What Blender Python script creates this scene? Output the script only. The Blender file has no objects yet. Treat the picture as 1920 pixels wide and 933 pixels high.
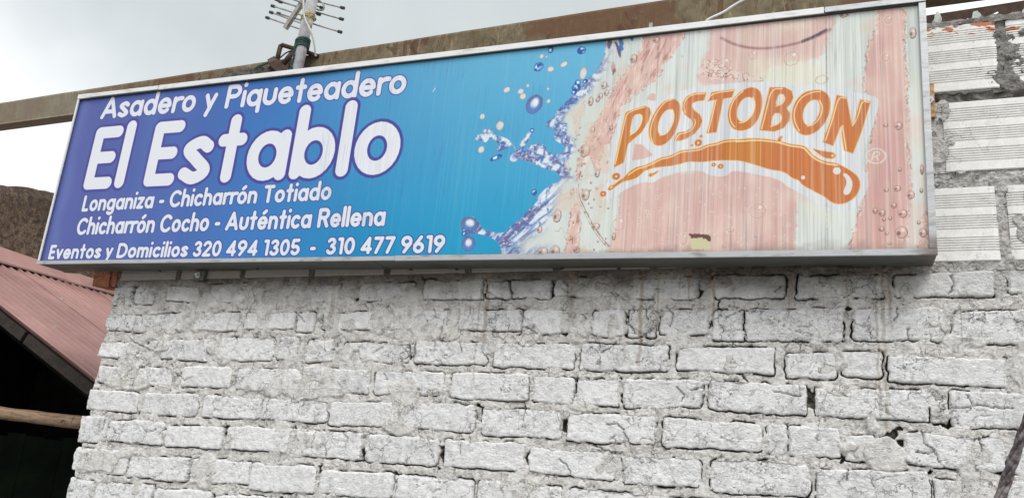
import bpy, math, random
import numpy as np
from mathutils import Vector, Matrix

scene = bpy.context.scene
COL = scene.collection
# ------------------------------------------------------------------ camera
F_PX, PX, PY = 1530.0, 960.0, 466.5          # focal length and centre in photo pixels
_v = np.array([475.0, -5604.5, F_PX]); _v /= np.linalg.norm(_v)          # world up seen by the camera
_l = np.array([-3810.0, 93.5, F_PX]); _l = _l - _v * (_l @ _v); _l /= np.linalg.norm(_l)
R = np.stack([-_l, np.cross(_v, -_l), _v])   # camera (x right, y down, z ahead) -> world
CAM = np.array([0.0, -2.9, 1.6])

cd = bpy.data.cameras.new('camera')
cam = bpy.data.objects.new('camera', cd)
COL.objects.link(cam)
cd.sensor_width = 36.0
cd.lens = F_PX / 1920.0 * 36.0
cd.clip_start = 0.05
cd.clip_end = 2000.0
m = Matrix.Identity(4)
for r_ in range(3):
    m[r_][0] = R[r_, 0]; m[r_][1] = -R[r_, 1]; m[r_][2] = -R[r_, 2]; m[r_][3] = CAM[r_]
cam.matrix_world = m
scene.camera = cam

# ------------------------------------------------------------------ light
SUN_EL, SUN_AZ = math.radians(52), math.radians(30)   # azimuth from the wall's normal, towards the right
sd_ = Vector((math.sin(SUN_AZ) * math.cos(SUN_EL), -math.cos(SUN_AZ) * math.cos(SUN_EL), math.sin(SUN_EL)))
sl = bpy.data.lights.new('sun', 'SUN'); sl.energy = 1.5; sl.angle = math.radians(26); sl.color = (1.0, 0.97, 0.93)
sun = bpy.data.objects.new('sun', sl); COL.objects.link(sun)
sun.rotation_euler = sd_.to_track_quat('Z', 'Y').to_euler()
sun.location = (0, -6, 6)

world = bpy.data.worlds.new('World'); scene.world = world; world.use_nodes = True
wt = world.node_tree; wt.nodes.clear()

class NT:
    """small helper that writes node graphs"""
    def __init__(s, tree): s.t = tree
    def n(s, typ, props=None, **inp):
        nd = s.t.nodes.new(typ)
        for k, v in (props or {}).items(): setattr(nd, k, v)
        for k, v in inp.items():
            key = int(k[1:]) if k[0] == '_' and k[1:].isdigit() else k.replace('_', ' ')
            s.set(nd.inputs[key], v)
        return nd
    def set(s, sock, v):
        if isinstance(v, bpy.types.NodeSocket): s.t.links.new(v, sock)
        elif isinstance(v, bpy.types.Node): s.t.links.new(v.outputs[0], sock)
        else:
            if sock.type == 'RGBA' and len(v) == 3: v = (*v, 1)
            sock.default_value = v
    def m(s, op, a, b=0.0, c=0.0, clamp=False):
        nd = s.n('ShaderNodeMath', {'operation': op, 'use_clamp': clamp})
        s.set(nd.inputs[0], a); s.set(nd.inputs[1], b); s.set(nd.inputs[2], c)
        return nd.outputs[0]
    def mix(s, f, a, b, blend='MIX'):
        nd = s.n('ShaderNodeMix', {'data_type': 'RGBA', 'blend_type': blend})
        s.set(nd.inputs[0], f); s.set(nd.inputs[6], a); s.set(nd.inputs[7], b)
        return nd.outputs[2]
    def ramp(s, f, lo, hi, a=0.0, b=1.0):
        nd = s.n('ShaderNodeMapRange', {'interpolation_type': 'SMOOTHSTEP'})
        s.set(nd.inputs[0], f); s.set(nd.inputs[1], lo); s.set(nd.inputs[2], hi); s.set(nd.inputs[3], a); s.set(nd.inputs[4], b)
        return nd.outputs[0]
    def noise(s, vec, scale, detail=4.0, rough=0.6, dist=0.0, off=None):
        if off is not None:
            vec = s.n('ShaderNodeVectorMath', {'operation': 'ADD'}, _0=vec, _1=off).outputs[0]
        nd = s.n('ShaderNodeTexNoise', None, Vector=vec, Scale=scale, Detail=detail, Roughness=rough, Distortion=dist)
        return nd.outputs[0]
    def vm(s, op, a, b):
        return s.n('ShaderNodeVectorMath', {'operation': op}, _0=a, _1=b).outputs[0]

w = NT(wt)
tc = w.n('ShaderNodeTexCoord').outputs['Generated']
sky = w.n('ShaderNodeTexSky', {'sky_type': 'NISHITA', 'sun_disc': False, 'sun_elevation': SUN_EL,
                               'sun_rotation': math.pi - SUN_AZ})
def dirpx(x, y):
    d = R @ np.array([x - PX, y - PY, F_PX]); return d / np.linalg.norm(d)
d0 = dirpx(640, -160)
dn = w.noise(tc, 2.2, 5.0, 0.55)
dot = w.n('ShaderNodeVectorMath', {'operation': 'DOT_PRODUCT'}, _0=tc, _1=tuple(d0)).outputs['Value']
ang = w.m('ADD', dot, w.m('MULTIPLY', w.m('SUBTRACT', dn, 0.5), 0.16))
f1 = w.ramp(ang, 0.875, 0.985)                         # the grey cloud over the aerial
soft = w.noise(tc, 5.0, 6.0, 0.6, 0.4, (3, 1, 2))
grey = w.mix(soft, (4.4, 4.78, 4.86), (5.7, 6.1, 6.15))
white = w.mix(w.noise(tc, 1.6, 3.0, 0.5, 0.0, (7, 7, 1)), (8.4, 8.6, 8.75), (10.4, 10.5, 10.6))
cloud = w.mix(f1, white, grey)
skyc = w.mix(0.94, sky.outputs[0], cloud)
bg = w.n('ShaderNodeBackground', None, Color=skyc, Strength=0.1)
out = w.n('ShaderNodeOutputWorld'); wt.links.new(bg.outputs[0], out.inputs[0])

scene.view_settings.view_transform = 'Standard'
scene.view_settings.look = 'None'
scene.view_settings.exposure = 0.42
scene.view_settings.gamma = 1.0

# ------------------------------------------------------------------ helpers
rng = np.random.default_rng(7)
random.seed(11)

def at(px, py, y=0.0):
    """point of the vertical plane at depth y that the pixel of the photo shows"""
    d = R @ np.array([px - PX, py - PY, F_PX])
    return CAM + d * ((y - CAM[1]) / d[1])
def onplane(px, py, P, n):
    d = R @ np.array([px - PX, py - PY, F_PX])
    return CAM + d * (((P - CAM) @ n) / (d @ n))

_lat = rng.random((256, 256)).astype(np.float32)
def vnoise(x, y, seed=0):
    x = x + seed * 17.31; y = y + seed * 9.77
    xi = np.floor(x).astype(np.int64); yi = np.floor(y).astype(np.int64)
    fx = (x - xi).astype(np.float32); fy = (y - yi).astype(np.float32)
    fx = fx * fx * (3 - 2 * fx); fy = fy * fy * (3 - 2 * fy)
    x0 = xi & 255; x1 = (xi + 1) & 255; y0 = yi & 255; y1 = (yi + 1) & 255
    return (_lat[x0, y0] * (1 - fx) + _lat[x1, y0] * fx) * (1 - fy) + (_lat[x0, y1] * (1 - fx) + _lat[x1, y1] * fx) * fy
def fbm(x, y, octv=4, seed=0, gain=0.5):
    s = 0; a = 1.0; t = 0
    for o in range(octv):
        s = s + a * vnoise(x * 2 ** o, y * 2 ** o, seed + o * 3); t += a; a *= gain
    return s / t
def sstep(a, b, x):
    t = np.clip((x - a) / (b - a), 0, 1); return t * t * (3 - 2 * t)

def mesh_np(name, verts, faces, mat=None, smooth=False):
    """verts (n,3) array, faces (k,4) or (k,3) array or a list"""
    me = bpy.data.meshes.new(name)
    if isinstance(faces, np.ndarray):
        k, q = faces.shape
        me.vertices.add(len(verts)); me.vertices.foreach_set('co', np.asarray(verts, dtype=np.float32).ravel())
        me.loops.add(k * q); me.loops.foreach_set('vertex_index', faces.astype(np.int32).ravel())
        me.polygons.add(k); me.polygons.foreach_set('loop_start', np.arange(0, k * q, q, dtype=np.int32))
        me.polygons.foreach_set('loop_total', np.full(k, q, dtype=np.int32))
        me.update(calc_edges=True)
    else:
        me.from_pydata([tuple(float(c) for c in v) for v in verts], [], [tuple(int(i) for i in f) for f in faces]); me.update()
    if mat: me.materials.append(mat)
    if smooth: me.polygons.foreach_set('use_smooth', np.ones(len(me.polygons), dtype=bool))
    return me
def link(name, me, parent=None):
    o = bpy.data.objects.new(name, me); COL.objects.link(o)
    if parent is not None:
        o.parent = parent
        o.matrix_parent_inverse = Matrix.Translation(-parent.location)
    return o
def thing(name, label, cat, loc=(0, 0, 0), group=None):
    o = bpy.data.objects.new(name, None); COL.objects.link(o); o.location = loc
    o.empty_display_size = 0.1
    o['label'] = label; o['category'] = cat
    if group: o['group'] = group
    return o
def tag(o, label, cat, group=None):
    o['label'] = label; o['category'] = cat
    if group: o['group'] = group
    return o

class MB:
    """mesh builder"""
    def __init__(s): s.v = []; s.f = []
    def add(s, vs, fs):
        b = len(s.v); s.v += [tuple(float(c) for c in v) for v in vs]; s.f += [tuple(b + i for i in f) for f in fs]
    def hexa(s, p):          # 8 points: front quad (4, ccw) then back quad
        s.add(p, [(0, 1, 2, 3), (7, 6, 5, 4), (0, 4, 5, 1), (1, 5, 6, 2), (2, 6, 7, 3), (3, 7, 4, 0)])
    def box(s, a, b):
        x0, y0, z0 = a; x1, y1, z1 = b
        s.hexa([(x0, y0, z0), (x1, y0, z0), (x1, y0, z1), (x0, y0, z1), (x0, y1, z0), (x1, y1, z0), (x1, y1, z1), (x0, y1, z1)])
    def bar(s, a, b, wd, ht, up=(0, 0, 1)):
        a = Vector(a); b = Vector(b); d = (b - a).normalized(); u = Vector(up); sx = d.cross(u).normalized(); u = sx.cross(d).normalized()
        q = [(-1, -1), (1, -1), (1, 1), (-1, 1)]
        s.hexa([a + sx * (i * wd / 2) + u * (j * ht / 2) for i, j in q] + [b + sx * (i * wd / 2) + u * (j * ht / 2) for i, j in q])
    def tube(s, pts, r, n=8, caps=True):
        pts = [Vector(p) for p in pts]; rs = r if isinstance(r, (list, tuple)) else [r] * len(pts)
        b = len(s.v); prev = None
        for i, p in enumerate(pts):
            d = (pts[min(i + 1, len(pts) - 1)] - pts[max(i - 1, 0)]).normalized()
            if prev is None:
                u = d.orthogonal().normalized()
            else:
                u = (prev - d * prev.dot(d)).normalized()
            prev = u; v = d.cross(u)
            for k in range(n):
                a = 2 * math.pi * k / n
                s.v.append(tuple(p + (u * math.cos(a) + v * math.sin(a)) * rs[i]))
        for i in range(len(pts) - 1):
            for k in range(n):
                k2 = (k + 1) % n
                s.f.append((b + i * n + k, b + i * n + k2, b + (i + 1) * n + k2, b + (i + 1) * n + k))
        if caps:
            s.f.append(tuple(b + k for k in range(n))[::-1]); s.f.append(tuple(b + (len(pts) - 1) * n + k for k in range(n)))
    def build(s, name, mat, parent=None, smooth=False, bevel=0.0):
        me = bpy.data.meshes.new(name); me.from_pydata(s.v, [], s.f); me.update()
        me.materials.append(mat)
        if bevel > 0:
            import bmesh
            bm = bmesh.new(); bm.from_mesh(me)
            bmesh.ops.bevel(bm, geom=bm.edges[:] , offset=bevel, segments=2, affect='EDGES', clamp_overlap=True)
            bm.to_mesh(me); bm.free()
        if smooth: me.polygons.foreach_set('use_smooth', np.ones(len(me.polygons), dtype=bool))
        return link(name, me, parent)

def material(name):
    mt = bpy.data.materials.new(name); mt.use_nodes = True
    t = mt.node_tree; t.nodes.clear(); g = NT(t)
    bs = g.n('ShaderNodeBsdfPrincipled'); o = g.n('ShaderNodeOutputMaterial'); t.links.new(bs.outputs[0], o.inputs[0])
    return mt, g, bs
def pos(g): return g.n('ShaderNodeNewGeometry').outputs['Position']
def bump(g, bs, h, strength=0.5, dist=0.01, prev=None):
    b = g.n('ShaderNodeBump', None, Strength=strength, Distance=dist, Height=h)
    if prev is not None: g.set(b.inputs['Normal'], prev)
    g.set(bs.inputs['Normal'], b.outputs[0]); return b.outputs[0]
def simple(name, col, rough=0.6, metal=0.0, var=0.15, scale=20.0, bmp=0.15, col2=None):
    mt, g, bs = material(name); p = pos(g)
    n1 = g.noise(p, scale, 6.0, 0.65)
    c2 = col2 or tuple(c * (1 - var * 2) for c in col)
    c = g.mix(g.ramp(n1, 0.35, 0.65), c2, col)
    g.set(bs.inputs['Base Color'], c); g.set(bs.inputs['Roughness'], rough); g.set(bs.inputs['Metallic'], metal)
    bump(g, bs, g.noise(p, scale * 6, 4.0, 0.7), bmp, 0.004)
    return mt
# ------------------------------------------------------------------ materials
def wall_material(name, kind):
    """old white lime paint over brick, mortar or cement"""
    mt, g, bs = material(name); p = pos(g)
    sep = g.n('ShaderNodeSeparateXYZ', None, Vector=p)
    X, Y, Z = sep.outputs
    flat = g.n('ShaderNodeCombineXYZ', None, X=X, Z=Z).outputs[0]
    big = g.noise(flat, 5.0, 5.0, 0.6)
    mid = g.noise(flat, 28.0, 6.0, 0.7)
    fine = g.noise(flat, 150.0, 6.0, 0.75)
    if kind == 'brick': ca, cb = (0.84, 0.845, 0.84), (0.74, 0.745, 0.74)
    elif kind == 'mortar': ca, cb = (0.78, 0.77, 0.745), (0.63, 0.61, 0.58)
    elif kind == 'block': ca, cb = (0.80, 0.79, 0.77), (0.72, 0.71, 0.68)
    else: ca, cb = (0.36, 0.345, 0.32), (0.17, 0.165, 0.155)
    c = g.mix(g.ramp(mid, 0.38, 0.62), cb, ca)
    c = g.mix(g.ramp(big, 0.45, 0.75, 0.0, 0.16), c, (0.60, 0.59, 0.57) if kind != 'block' else (0.72, 0.71, 0.68))
    rnd = g.n('ShaderNodeObjectInfo').outputs['Random']
    c = g.mix(g.m('MULTIPLY', rnd, 0.10), c, (0.60, 0.60, 0.59), 'MIX')
    if kind == 'mortar':      # bare grey cement here and there
        c = g.mix(g.ramp(g.noise(flat, 9.0, 4.0, 0.6, 0.3, (4, 0, 9)), 0.60, 0.68, 0, 0.45), c, (0.40, 0.37, 0.33))
        c = g.mix(g.ramp(Y, 0.007, 0.014), c, (0.10, 0.082, 0.066))      # unpainted open joints; the brown also paints in their shade
    # cracks in the paint
    wv = g.n('ShaderNodeTexNoise', None, Vector=flat, Scale=22.0, Detail=5.0, Roughness=0.65).outputs[1]
    wv = g.vm('SUBTRACT', wv, (0.5, 0.5, 0.5))
    def crk(scale, amp, wd, n_scale, lo, hi, off):
        d = g.vm('ADD', flat, g.vm('MULTIPLY', wv, (amp, amp, amp)))
        d = g.vm('ADD', d, off)
        v = g.n('ShaderNodeTexVoronoi', {'feature': 'DISTANCE_TO_EDGE'}, Vector=d, Scale=scale).outputs[0]
        line = g.ramp(v, 0.0, wd, 1.0, 0.0)
        msk = g.ramp(g.noise(flat, n_scale, 3.0, 0.6, 0.0, off), lo, hi)
        return g.m('MULTIPLY', line, msk)
    k = 0.5 if kind == 'block' else 1.0
    c1 = crk(11.0, 0.075, 0.020, 7.0, 0.50, 0.56, (1, 2, 3))
    c2 = crk(30.0, 0.060, 0.042, 11.0, 0.48, 0.60, (5, 2, 8))
    c3 = crk(75.0, 0.035, 0.10, 16.0, 0.50, 0.62, (9, 4, 1))
    crack = g.m('MAXIMUM', g.m('MULTIPLY', c1, 0.85 * k), g.m('MAXIMUM', g.m('MULTIPLY', c2, 0.40 * k), g.m('MULTIPLY', c3, 0.22 * k)))
    # pits and flaking: broken dark specks
    st = g.vm('MULTIPLY', flat, (1.0, 1.0, 1.7))
    sp = g.noise(st, 78.0, 3.0, 0.6, 1.6, (2, 2, 7))
    spk = g.ramp(sp, 0.625, 0.665)
    spm = g.ramp(g.noise(flat, 10.0, 4.0, 0.6, 0, (8, 1, 1)), 0.44, 0.66)
    spk = g.m('MULTIPLY', g.m('MULTIPLY', spk, spm), 0.75 * k)
    sq = g.noise(st, 62.0, 3.0, 0.55, 1.6, (6, 3, 3))
    sql = g.m('MULTIPLY', g.ramp(g.m('ABSOLUTE', g.m('SUBTRACT', sq, 0.5)), 0.004, 0.018, 1.0, 0.0), g.ramp(g.noise(flat, 26.0, 4.0, 0.65, 0, (3, 9, 4)), 0.50, 0.60))
    sq2 = g.noise(st, 36.0, 3.0, 0.55, 1.2, (1, 5, 3))
    sql2 = g.m('MULTIPLY', g.ramp(g.m('ABSOLUTE', g.m('SUBTRACT', sq2, 0.5)), 0.002, 0.010, 1.0, 0.0), g.ramp(g.noise(flat, 18.0, 4.0, 0.65, 0, (1, 2, 4)), 0.52, 0.60))
    spk = g.m('MAXIMUM', spk, g.m('MAXIMUM', g.m('MULTIPLY', sql, 0.60 * k), g.m('MULTIPLY', sql2, 0.95 * k)))
    dark = g.m('MAXIMUM', crack, spk)
    if kind == 'brick': dark = g.m('MULTIPLY', dark, g.ramp(g.n('ShaderNodeObjectInfo').outputs['Random'], 0.15, 0.9, 0.40, 1.15))
    c = g.mix(g.m('MULTIPLY', dark, 0.92), c, (0.045, 0.04, 0.035))
    # grime with the sign's shade painted in below it, and old drips
    top_grime_shade = g.ramp(g.m('ADD', Z, g.m('ADD', g.m('MULTIPLY', g.m('SUBTRACT', big, 0.5), 0.20), g.m('MULTIPLY', g.m('SUBTRACT', mid, 0.5), 0.10))), 2.205, 2.36)
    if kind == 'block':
        c = g.mix(g.m('MULTIPLY', g.ramp(Z, 2.40, 2.44, 0.8, 0.0), g.ramp(X, 0.20, 0.28, 1.0, 0.0)), c, (0.14, 0.115, 0.095))  # block feet below the sign: dirt and painted shade in one tone
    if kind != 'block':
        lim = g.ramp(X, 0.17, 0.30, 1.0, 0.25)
        c = g.mix(g.m('MULTIPLY', g.m('MULTIPLY', top_grime_shade, 0.92 if kind == 'mortar' else 0.84), lim), c, (0.085, 0.066, 0.053))
        sx = g.n('ShaderNodeCombineXYZ', None, X=g.m('MULTIPLY', X, 1.0), Z=g.m('MULTIPLY', Z, 0.06)).outputs[0]
        dr = g.ramp(g.noise(sx, 26.0, 3.0, 0.7, 0.0, (3, 3, 3)), 0.60, 0.70)
        zf = g.ramp(g.m('ADD', Z, g.m('MULTIPLY', mid, 0.3)), 2.05, 2.45)
        c = g.mix(g.m('MULTIPLY', g.m('MULTIPLY', dr, zf), 0.65), c, (0.27, 0.20, 0.14))
        for (xs, wd, z0, z1, amt) in RUST:
            wob = g.m('MULTIPLY', g.m('SUBTRACT', g.noise(g.n('ShaderNodeCombineXYZ', None, Z=Z).outputs[0], 9.0, 3.0, 0.6), 0.5), 0.05)
            dx = g.m('ABSOLUTE', g.m('SUBTRACT', g.m('ADD', X, wob), xs))
            ln = g.m('MULTIPLY', g.ramp(dx, wd * 0.3, wd, 1.0, 0.0), g.ramp(Z, z0, z0 + 0.12))
            ln = g.m('MULTIPLY', ln, g.ramp(mid, 0.30, 0.50, 0.35, 1.0))
            c = g.mix(g.m('MULTIPLY', ln, amt), c, (0.28, 0.20, 0.12))
    if kind == 'block':       # bare clay where the paint has flaked off
        cl = g.noise(g.vm('MULTIPLY', flat, (0.6, 1, 2.2)), 16.0, 5.0, 0.65, 0.3, (1, 1, 5))
        reg = g.ramp(Z, 3.13, 3.225)
        sc = g.ramp(g.m('ADD', cl, g.m('MULTIPLY', reg, 0.235)), 0.735, 0.75)
        c = g.mix(sc, c, (0.46, 0.17, 0.085))
    g.set(bs.inputs['Base Color'], c)
    g.set(bs.inputs['Roughness'], 0.88)
    g.set(bs.inputs['Specular IOR Level'], 0.25)
    h = g.m('ADD', g.m('MULTIPLY', mid, 0.25), g.m('ADD', g.m('MULTIPLY', fine, 0.22), g.m('MULTIPLY', g.noise(st, 75.0, 3.0, 0.6, 0.8, (5, 5, 1)), 0.5)))
    h = g.m('SUBTRACT', h, g.m('MULTIPLY', dark, 0.35))
    fl = g.noise(st, 55.0, 5.0, 0.6, 1.5, (6, 3, 3))
    h = g.m('ADD', h, g.m('MULTIPLY', g.m('ABSOLUTE', g.m('SUBTRACT', fl, 0.5)), 0.8))
    bump(g, bs, h, 0.15 if kind == 'block' else 1.0, 0.011)
    return mt
RUST = [(0.128, 0.009, 1.75, 2.4, 0.40), (0.150, 0.007, 2.10, 2.4, 0.5), (-0.68, 0.010, 1.95, 2.4, 0.6), (-1.30, 0.012, 2.0, 2.4, 0.55), (-0.42, 0.008, 2.1, 2.4, 0.5), (-0.95, 0.014, 2.1, 2.4, 0.45), (0.02, 0.006, 2.1, 2.4, 0.4),
        (-1.33, 0.006, 1.85, 2.4, 0.4), (0.108, 0.006, 1.80, 2.3, 0.45), (-2.02, 0.018, 2.1, 2.4, 0.4), (-0.62, 0.006, 2.1, 2.4, 0.4)]
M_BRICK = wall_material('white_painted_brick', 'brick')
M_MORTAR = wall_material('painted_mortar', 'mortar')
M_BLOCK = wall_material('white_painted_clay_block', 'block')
M_CEMENT = wall_material('bare_cement', 'cement')
M_RUBBLE = simple('mossy_dark_rubble', (0.11, 0.10, 0.085), 0.95, 0, 0.3, 30.0, 0.9, (0.03, 0.027, 0.022))

def metal_mat(name, base, dirt, rough=0.42, metal=0.85, dscale=14.0, dlo=0.5, dhi=0.7):
    mt, g, bs = material(name); p = pos(g)
    st = g.vm('MULTIPLY', p, (0.25, 1, 1))
    n1 = g.noise(st, 60.0, 6.0, 0.7); n2 = g.noise(st, dscale * 1.6, 6.0, 0.7, 0.1)
    c = g.mix(n1, tuple(b * 0.8 for b in base), tuple(min(1, b * 1.1) for b in base))
    c = g.mix(g.ramp(n2, dlo, dhi), c, dirt)
    sx_ = g.n('ShaderNodeSeparateXYZ', None, Vector=p); stn = g.m('MULTIPLY', g.ramp(g.m('ADD', sx_.outputs[0], g.m('MULTIPLY', g.m('SUBTRACT', n2, 0.5), 0.12)), 0.19, 0.28), g.ramp(sx_.outputs[2], 2.39, 2.44, 1.0, 0.0))
    c = g.mix(g.m('MULTIPLY', stn, 0.75), c, (0.10, 0.07, 0.045))
    g.set(bs.inputs['Base Color'], c); g.set(bs.inputs['Metallic'], metal)
    g.set(bs.inputs['Roughness'], g.m('ADD', rough - 0.1, g.m('MULTIPLY', n1, 0.25)))
    bump(g, bs, g.m('ADD', n1, g.noise(p, 9.0, 3.0, 0.5)), 0.25, 0.004)
    return mt
M_FRAME = metal_mat('weathered_galvanised_trim', (0.44, 0.45, 0.46), (0.24, 0.235, 0.22), 0.40, 0.8, 24.0, 0.50, 0.72)
M_TRIM = metal_mat('chalky_white_trim', (0.70, 0.71, 0.71), (0.42, 0.41, 0.39), 0.55, 0.2, 20.0, 0.52, 0.72)
M_UNDER = metal_mat('dull_sheet_steel', (0.13, 0.138, 0.128), (0.07, 0.065, 0.052), 0.5, 0.35, 7.0, 0.42, 0.75)
M_STEEL = metal_mat('grey_steel', (0.5, 0.5, 0.5), (0.25, 0.2, 0.15), 0.45, 0.7)
M_RUSTY = simple('rusty_brown_steel', (0.075, 0.040, 0.024), 0.85, 0.1, 0.25, 40.0, 0.5)
M_PVC = simple('pale_grey_pipe', (0.62, 0.63, 0.66), 0.4, 0.0, 0.10, 18.0, 0.06, (0.44, 0.44, 0.45))
M_BLACK = simple('black_plastic', (0.02, 0.02, 0.02), 0.5)
M_ALU = simple('dull_aluminium', (0.36, 0.34, 0.32), 0.5, 0.4, 0.2, 30.0, 0.1)
M_GREENROPE = simple('green_twine', (0.035, 0.10, 0.085), 0.8, 0, 0.3, 160.0, 0.6, (0.008, 0.02, 0.02))
M_CREAM = simple('cream_plastic_cable', (0.50, 0.49, 0.44), 0.5, 0, 0.1, 30.0, 0.05)
M_YELLOW = simple('yellowed_tie', (0.48, 0.40, 0.20), 0.6, 0, 0.2, 60.0, 0.2)
M_WHITE = simple('white_cable', (0.75, 0.75, 0.75), 0.4, 0, 0.08, 30.0, 0.03)
M_CLAY = simple('broken_clay', (0.42, 0.16, 0.08), 0.9, 0, 0.25, 60.0, 0.6)
M_SHED_SHADE = simple('shade_black_boards', (0.006, 0.006, 0.005), 0.95, 0, 0.3, 8.0, 0.2)  # near-black colour stands in for the shade inside the shed
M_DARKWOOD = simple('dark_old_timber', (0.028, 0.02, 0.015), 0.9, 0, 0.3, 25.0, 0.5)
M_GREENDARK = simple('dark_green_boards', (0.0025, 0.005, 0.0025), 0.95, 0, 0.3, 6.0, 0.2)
M_ORANGEPLATE = simple('rust_stained_plate', (0.50, 0.36, 0.20), 0.7, 0.1, 0.25, 60.0, 0.3, (0.30, 0.14, 0.05))
M_GROUND = simple('grey_ground', (0.30, 0.29, 0.27), 0.95, 0, 0.15, 3.0, 0.4)

def beam_mat():
    mt, g, bs = material('weathered_rusty_beam'); p = pos(g)
    sep = g.n('ShaderNodeSeparateXYZ', None, Vector=p)
    st = g.vm('MULTIPLY', p, (1, 1, 0.22))
    big = g.noise(p, 2.6, 5.0, 0.62); drip = g.noise(st, 42.0, 5.0, 0.7, 0.3); mid = g.noise(p, 16.0, 6.0, 0.7, 0.6)
    c = g.mix(g.ramp(mid, 0.35, 0.65), (0.105, 0.080, 0.044), (0.175, 0.142, 0.082))
    c = g.mix(g.ramp(drip, 0.54, 0.68, 0, 0.75), c, (0.28, 0.235, 0.145))
    c = g.mix(g.ramp(g.noise(st, 24.0, 5.0, 0.7, 0.5, (5, 0, 5)), 0.52, 0.62, 0, 0.85), c, (0.09, 0.038, 0.017))
    c = g.mix(g.ramp(big, 0.50, 0.60, 0, 0.8), c, (0.115, 0.05, 0.022))
    c = g.mix(g.ramp(g.noise(p, 9.0, 6.0, 0.7, 1.0, (1, 8, 5)), 0.60, 0.64, 0, 0.7), c, (0.06, 0.026, 0.014))
    lft = g.ramp(sep.outputs[0], -4.1, -3.6, 1.0, 0.0)
    c = g.mix(g.m('MULTIPLY', lft, 0.40), c, (0.25, 0.235, 0.185))
    g.set(bs.inputs['Base Color'], c); g.set(bs.inputs['Roughness'], 0.85)
    bump(g, bs, g.m('ADD', mid, drip), 0.5, 0.006)
    return mt
M_BEAM = beam_mat()

def adobe_mat():
    mt, g, bs = material('old_brown_adobe'); p = pos(g)
    n1 = g.noise(p, 2.4, 6.0, 0.65, 0.5); n2 = g.noise(p, 26.0, 8.0, 0.8, 0.6)
    sep = g.n('ShaderNodeSeparateXYZ', None, Vector=p)
    c = g.mix(g.ramp(n2, 0.40, 0.60), (0.055, 0.036, 0.026), (0.21, 0.145, 0.092))
    crk_ = g.ramp(g.m('ABSOLUTE', g.m('SUBTRACT', g.noise(p, 5.0, 5.0, 0.7, 1.0), 0.5)), 0.003, 0.014, 1.0, 0.0)
    c = g.mix(g.m('MULTIPLY', crk_, 0.8), c, (0.02, 0.014, 0.012))
    up = g.ramp(g.m('ADD', sep.outputs[2], g.m('MULTIPLY', g.m('SUBTRACT', n1, 0.5), 1.2)), 3.0, 3.75)
    c = g.mix(g.m('MULTIPLY', up, 0.75), c, (0.045, 0.03, 0.026))
    c = g.mix(g.ramp(g.noise(p, 11.0, 5.0, 0.6, 0.3, (4, 4, 4)), 0.60, 0.68, 0, 0.6), c, (0.26, 0.20, 0.13))
    g.set(bs.inputs['Base Color'], c); g.set(bs.inputs['Roughness'], 0.95)
    bump(g, bs, g.m('ADD', n2, n1), 0.9, 0.03)
    return mt
M_ADOBE = adobe_mat()

def roof_mat():
    mt, g, bs = material('faded_pink_roof_sheet'); p = pos(g)
    n1 = g.noise(p, 1.8, 5.0, 0.6); n2 = g.noise(g.vm('MULTIPLY', p, (0.4, 3, 0.4)), 12.0, 4.0, 0.6)
    n3 = g.noise(p, 70.0, 3.0, 0.6)
    c = g.mix(g.ramp(n1, 0.35, 0.65), (0.255, 0.135, 0.12), (0.335, 0.19, 0.17))
    c = g.mix(g.ramp(n2, 0.5, 0.75, 0, 0.4), c, (0.36, 0.21, 0.18))
    c = g.mix(g.ramp(n3, 0.72, 0.78, 0, 0.7), c, (0.7, 0.6, 0.55))
    g.set(bs.inputs['Base Color'], c); g.set(bs.inputs['Roughness'], 0.6)
    return mt
M_ROOF = roof_mat()

def log_mat():
    mt, g, bs = material('weathered_round_wood'); p = pos(g)
    st = g.vm('MULTIPLY', p, (0.12, 1, 1))
    n1 = g.noise(st, 70.0, 5.0, 0.7, 0.4); n2 = g.noise(p, 9.0, 5.0, 0.7, 1.0)
    c = g.mix(g.ramp(n1, 0.35, 0.65), (0.14, 0.08, 0.048), (0.30, 0.205, 0.13))
    c = g.mix(g.ramp(n2, 0.60, 0.66), c, (0.05, 0.025, 0.015))
    g.set(bs.inputs['Base Color'], c); g.set(bs.inputs['Roughness'], 0.85)
    bump(g, bs, n1, 0.6, 0.005)
    return mt
M_LOG = log_mat()

def glass_mat():
    mt, g, bs = material('dusty_bottle_glass'); p = pos(g)
    n = g.noise(p, 40.0, 4.0, 0.6)
    g.set(bs.inputs['Base Color'], g.mix(n, (0.62, 0.66, 0.62), (0.85, 0.87, 0.84)))
    g.set(bs.inputs['Roughness'], 0.18); g.set(bs.inputs['Transmission Weight'], 0.55); g.set(bs.inputs['IOR'], 1.45)
    return mt
M_GLASS = glass_mat()
def wire_mat():
    mt, g, bs = material('dirty_grey_wire'); p = pos(g)
    n = g.noise(p, 90.0, 5.0, 0.7)
    g.set(bs.inputs['Base Color'], g.mix(g.ramp(n, 0.4, 0.65), (0.07, 0.055, 0.055), (0.26, 0.235, 0.24))); g.set(bs.inputs['Roughness'], 0.6); g.set(bs.inputs['Metallic'], 0.2)
    bump(g, bs, n, 0.5, 0.002)
    return mt
M_WIRE = wire_mat()

for mt_ in (M_SHED_SHADE, M_GREENDARK):
    mt_.node_tree.nodes['Principled BSDF'].inputs['Specular IOR Level'].default_value = 0.05
# ------------------------------------------------------------------ ground and wall
gm = mesh_np('ground', np.array([[-600, -600, 0], [600, -600, 0], [600, 600, 0], [-600, 600, 0]], float), np.array([[0, 1, 2, 3]]), M_GROUND)
gr = link('ground', gm); gr['kind'] = 'structure'

WALL = thing('brick_wall', 'white painted wall of cracked bricks with hollow clay blocks and glass shards on top, under the long sign', 'wall', (-1.0, 0.1, 0))
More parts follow.
